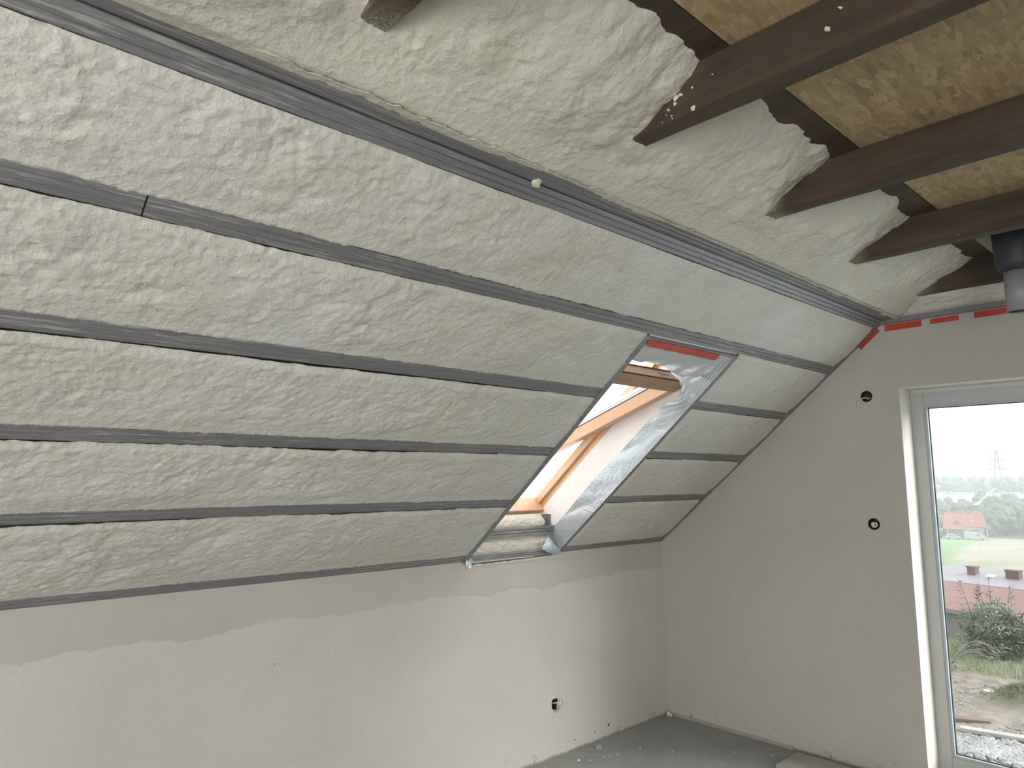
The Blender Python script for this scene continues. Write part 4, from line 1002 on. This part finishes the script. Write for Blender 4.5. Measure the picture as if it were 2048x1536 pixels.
# long barn below the slope
bar = empty('barn', (56.6, 9.0, -9.6)); tag(bar, 'long barn with a lilac grey metal roof and a dull red lower roof', 'barn')
bo = bar.location
M_lilac = oflat('lilac_metal_roof', (0.42, 0.38, 0.44), 0.55, var=0.05, sc=0.6); M_brick = oflat('dull_red_roof', (0.50, 0.29, 0.27), 0.85, var=0.10, sc=0.8)
dr = Vector((1.13, 5.59, 0)).normalized()              # along the ridge, to the left
pr_ = Vector((dr.y, -dr.x, 0))                          # away from the viewer
def bp(l, a, z): return Vector((58.57, 10.06, 0))+dr*l+pr_*a+Vector((0, 0, z))-Vector((bo.x, bo.y, bo.z))
L0, L1 = -22, 26
def slab(p, th=0.12): return MB().hexa([p[0], p[1], p[2], p[3]]+[q+Vector((0, 0, th)) for q in p])
slab([bp(L0, -3.6, -6.02), bp(L1, -3.6, -6.02), bp(L1, 0, -5.3), bp(L0, 0, -5.3)]).build('upper_roof', M_lilac, bar)
slab([bp(L0, 0, -5.3), bp(L1, 0, -5.3), bp(L1, 6.5, -7.2), bp(L0, 6.5, -7.2)]).build('upper_roof', M_lilac, bar)
slab([bp(L0, -6.0, -7.62), bp(L1, -6.0, -7.62), bp(L1, -3.62, -6.06), bp(L0, -3.62, -6.06)]).build('lower_roof', M_brick, bar)
MB().hexa([bp(L0, -6.06, -7.78), bp(L1, -6.06, -7.78), bp(L1, -5.9, -7.78), bp(L0, -5.9, -7.78), bp(L0, -6.06, -7.60), bp(L1, -6.06, -7.60), bp(L1, -5.9, -7.60), bp(L0, -5.9, -7.60)]).build('gutter', M_hdark, bar)
MB().hexa([bp(L0, -5.5, -10.5), bp(L1, -5.5, -10.5), bp(L1, 5.5, -10.5), bp(L0, 5.5, -10.5), bp(L0, -5.5, -7.55), bp(L1, -5.5, -7.55), bp(L1, 5.5, -7.0), bp(L0, 5.5, -7.0)]).build('wall', oflat('grey_block_wall', (0.30, 0.31, 0.32), 0.9), bar)
MB().hexa([bp(-3, -5.62, -8.9), bp(1.6, -5.62, -8.9), bp(1.6, -5.4, -8.9), bp(-3, -5.4, -8.9), bp(-3, -5.62, -7.9), bp(1.6, -5.62, -7.9), bp(1.6, -5.4, -7.9), bp(-3, -5.4, -7.9)]).build('door', M_white, bar)
M_chim = oflat('dark_red_chimney_brick', (0.20, 0.085, 0.075), 0.85)
for l_, w_ in ((2.78, 0.55), (0.05, 0.85)):
    c_ = MB().hexa([bp(l_-w_/2, -1.7, -5.8), bp(l_+w_/2, -1.7, -5.8), bp(l_+w_/2, -1.1, -5.8), bp(l_-w_/2, -1.1, -5.8), bp(l_-w_/2, -1.7, -4.98), bp(l_+w_/2, -1.7, -4.98), bp(l_+w_/2, -1.1, -4.98), bp(l_-w_/2, -1.1, -4.98)]).build('chimney', M_chim, bar)
    MB().hexa([bp(l_-w_/2-.06, -1.76, -4.98), bp(l_+w_/2+.06, -1.76, -4.98), bp(l_+w_/2+.06, -1.04, -4.98), bp(l_-w_/2-.06, -1.04, -4.98), bp(l_-w_/2-.06, -1.76, -4.90), bp(l_+w_/2+.06, -1.76, -4.90), bp(l_+w_/2+.06, -1.04, -4.90), bp(l_-w_/2-.06, -1.04, -4.90)]).build('cap', M_chim, c_)
MB().hexa([bp(1.2, -1.9, -5.66), bp(1.75, -1.9, -5.66), bp(1.75, -1.3, -5.5), bp(1.2, -1.3, -5.5), bp(1.2, -1.9, -5.52), bp(1.75, -1.9, -5.52), bp(1.75, -1.3, -5.38), bp(1.2, -1.3, -5.38)]).build('roof_light', M_white, bar)

# bush, grass, rubble near the house
def leaf_cloud(n, rad, seed, size, shell=0.55):
    rr = random.Random(seed); mb = MB()
    for _ in range(n):
        v = Vector((rr.gauss(0, 1), rr.gauss(0, 1), rr.gauss(0, 1))).normalized()*(rr.random()**(1/3)*(1-shell)+shell*rr.random()**0.4)
        lump = 0.78+0.22*math.sin(v.x*5+seed)*math.cos(v.y*4)+0.12*math.sin(v.z*9)
        c = Vector((v.x*rad[0], v.y*rad[1], v.z*rad[2]))*lump+Vector((0, 0, rad[2]))
        a = Vector((rr.gauss(0, 1), rr.gauss(0, 1), rr.gauss(0, 1))).normalized(); b = a.orthogonal().normalized(); s = size*rr.uniform(0.6, 1.4)
        mb.add([c-a*s, c+b*s*0.4, c+a*s, c-b*s*0.4], [(0, 1, 2, 3)])
    return mb
M_bush = oflat('shrub_leaves', (0.27, 0.30, 0.215), 0.8, var=0.3, sc=2)
M_twig = oflat('grey_twigs', (0.42, 0.40, 0.36), 0.8)
def shrub(name, loc, rad, n, label, seed, stems=7, spikes=0):
    r_ = empty(name, loc); tag(r_, label, 'shrub'); rr = random.Random(seed)
    leaf_cloud(n, rad, seed, 0.055).build('foliage', M_bush, r_, recalc=False)
    mb = MB()
    for k in range(stems):
        a = rr.random()*6.28; q = rr.uniform(0.3, 0.8)
        mb.tube([(0, 0, -0.2), (math.cos(a)*rad[0]*q*0.4, math.sin(a)*rad[1]*q*0.4, rad[2]*0.9), (math.cos(a)*rad[0]*q, math.sin(a)*rad[1]*q, rad[2]*1.7)], 0.025, 5, 0.008)
    for k in range(spikes):
        x = rr.uniform(-0.8, 0.8)*rad[0]; y = rr.uniform(-0.8, 0.8)*rad[1]; h = rr.uniform(2.0, 2.6)*rad[2]
        mb.tube([(x*0.6, y*0.6, rad[2]), (x, y, h)], 0.012, 4, 0.004)
        for j in range(26):
            z = rad[2]*1.4+(h-rad[2]*1.4)*rr.random(); a = rr.random()*6.28; l = 0.22*(1-(z/h)*0.6)
            mb.tube([(x, y, z), (x+math.cos(a)*l, y+math.sin(a)*l, z+0.05)], 0.009, 3, 0.004)
    mb.build('stems', M_trunk, r_)
    return r_
shrub('bush', pol(24.5, R(76.35), -3.5), (1.15, 1.0, 0.92), 9000, 'large grey green bush in front of the barn', 5, 9, 5)
shrub('bush', pol(25.5, R(78.4), -3.6), (0.9, 0.9, 0.55), 5000, 'darker bush at the right edge of the window view', 8, 7, 3)
shrub('bush', pol(27.5, R(74.6), -4.1), (0.7, 0.7, 0.42), 2500, 'low bush behind the bare arching twigs', 9, 5, 0)
bt = empty('bare_branch', pol(21.5, R(73.55), -3.15)); tag(bt, 'bare grey branches arching over the grass at the left of the window view', 'branch')
rr = random.Random(77); mb = MB()
for k in range(7):
    x1 = rr.uniform(0.5, 1.25); hgt = rr.uniform(0.3, 0.75); base = Vector((0, 0.3, 0)); dirr = -hy*(-1)
    mb.tube([Vector((0, 0, 0))+hy*(x1*u*1.0)+hx*rr.uniform(-.05, .05)+Vector((0, 0, hgt*math.sin(u*2.5)+0.15)) for u in np.linspace(0, 1, 9)], 0.011, 4, 0.005)
mb.build('twigs', M_twig, bt)

# grass blades
rr = random.Random(21); mb = MB()
for _ in range(9000):
    if rr.random() < 0.72: d = rr.uniform(21.6, 28)
    else: d = rr.uniform(13.8, 15.2)
    az = R(rr.uniform(71, 81)); p = pol(d, az, float(terr(d))-0.05); h = rr.uniform(0.05, 0.20) if d > 20 else rr.uniform(0.05, 0.14)
    a = rr.random()*6.28; w = 0.014; l = Vector((math.cos(a), math.sin(a), 0)); t2 = Vector((rr.gauss(0, 0.3), rr.gauss(0, 0.3), 1))*h
    mb.add([p-l*w, p+l*w, p+t2], [(0, 1, 2)])
t = NT('tall_grass', 0.85, (0.3, 0.36, 0.18), 0.2); t.color(t.ramp(t.noise(1.2, 4), [(0.35, (0.12, 0.165, 0.075)), (0.65, (0.25, 0.24, 0.15))]))
o = mb.build('tall_grass', t.m, recalc=False); tag(o, 'rough grass in front of the bushes and along the gravel', 'grass', None, 'stuff')
# weeds on the mound
mb = MB()
for _ in range(2600):
    q = Vector((rr.gauss(0, 1), rr.gauss(0, 1), 0)); 
    if q.length > 1.8: continue
    x = md.x+q.x*0.55; y = md.y+q.y*0.5; mm = math.exp(-(((x-md.x)/0.75)**2+((y-md.y)/0.62)**2)); z = -3.27+0.42*mm
    h = rr.uniform(0.05, 0.14); a = rr.random()*6.28; l = Vector((math.cos(a), math.sin(a), 0)); p = Vector((x, y, z-0.02))
    mb.add([p-l*0.014, p+l*0.014, p+Vector((rr.gauss(0, 0.4), rr.gauss(0, 0.4), 1))*h], [(0, 1, 2)])
t = NT('mound_weeds', 0.85, (0.3, 0.36, 0.18), 0.2); t.color(t.ramp(t.noise(1.5, 4), [(0.35, (0.10, 0.13, 0.07)), (0.65, (0.21, 0.19, 0.13))]))
o = mb.build('mound_weeds', t.m, recalc=False); tag(o, 'weeds growing over the earth mound', 'weeds', None, 'stuff')
# gravel
mb = MB(); ico = [(0,0,1),(.89,0,.45),(.28,.85,.45),(-.72,.53,.45),(-.72,-.53,.45),(.28,-.85,.45),(.72,.53,-.45),(-.28,.85,-.45),(-.89,0,-.45),(-.28,-.85,-.45),(.72,-.53,-.45),(0,0,-1)]
icf = [(0,1,2),(0,2,3),(0,3,4),(0,4,5),(0,5,1),(1,6,2),(2,7,3),(3,8,4),(4,9,5),(5,10,1),(2,6,7),(3,7,8),(4,8,9),(5,9,10),(1,10,6),(6,11,7),(7,11,8),(8,11,9),(9,11,10),(10,11,6)]
for _ in range(2600):
    big_ = rr.random() < 0.72
    d = rr.gauss(16.15, 0.36) if big_ else rr.uniform(16.5, 21); az = R(rr.uniform(71, 81)); p = pol(d, az, float(terr(d))+0.02); s = rr.uniform(0.02, 0.075) if big_ else rr.uniform(0.012, 0.04)
    mb.add([p+Vector((v[0]*s*rr.uniform(.7, 1.2), v[1]*s*rr.uniform(.7, 1.2), v[2]*s*0.65)) for v in ico], icf)
o = mb.build('gravel', oflat('pale_rubble', (0.52, 0.52, 0.51), 0.9, var=0.3, sc=3), recalc=False); tag(o, 'bed of pale grey rubble below the window', 'gravel', None, 'stuff')
# planks lying in the dirt
for k, (d, az, l, ang, lab) in enumerate([(17.5, 73.7, 1.2, 0.30, 'dark plank lying in the dirt at the left of the window view'), (16.9, 76.4, 1.5, 0.10, 'pale plank lying behind the gravel bed'), (19.9, 75.9, 0.35, 0.4, 'small white scrap on the dirt beside the mound')]):
    o = MB().box((-l/2, -0.09, 0), (l/2, 0.09, 0.07)).build('plank', [M_hwood, M_hwall, M_white][k], bevel=0.01)
    o.location = pol(d, R(az), float(terr(d))+0.03); o.rotation_euler = (0.05, 0.03, -R(az)+ang); tag(o, lab, 'plank' if k < 2 else 'scrap')

# ------------------------------------------------------------------ moist autumn haze over the valley
HAZE = True
if HAZE:
    mh = bpy.data.materials.new('valley_haze'); mh.use_nodes = True; nt = mh.node_tree; nt.nodes.clear()
    ou = nt.nodes.new('ShaderNodeOutputMaterial'); vs_ = nt.nodes.new('ShaderNodeVolumeScatter'); vs_.inputs['Color'].default_value = (0.93, 0.98, 1.0, 1); vs_.inputs['Density'].default_value = 0.0006
    nt.links.new(vs_.outputs[0], ou.inputs['Volume'])
    o = MB().box((3.0, -300, -60), (3400, 1500, 24)).build('valley_haze', mh); tag(o, 'thin autumn haze over the valley outside', 'haze', None, 'stuff')
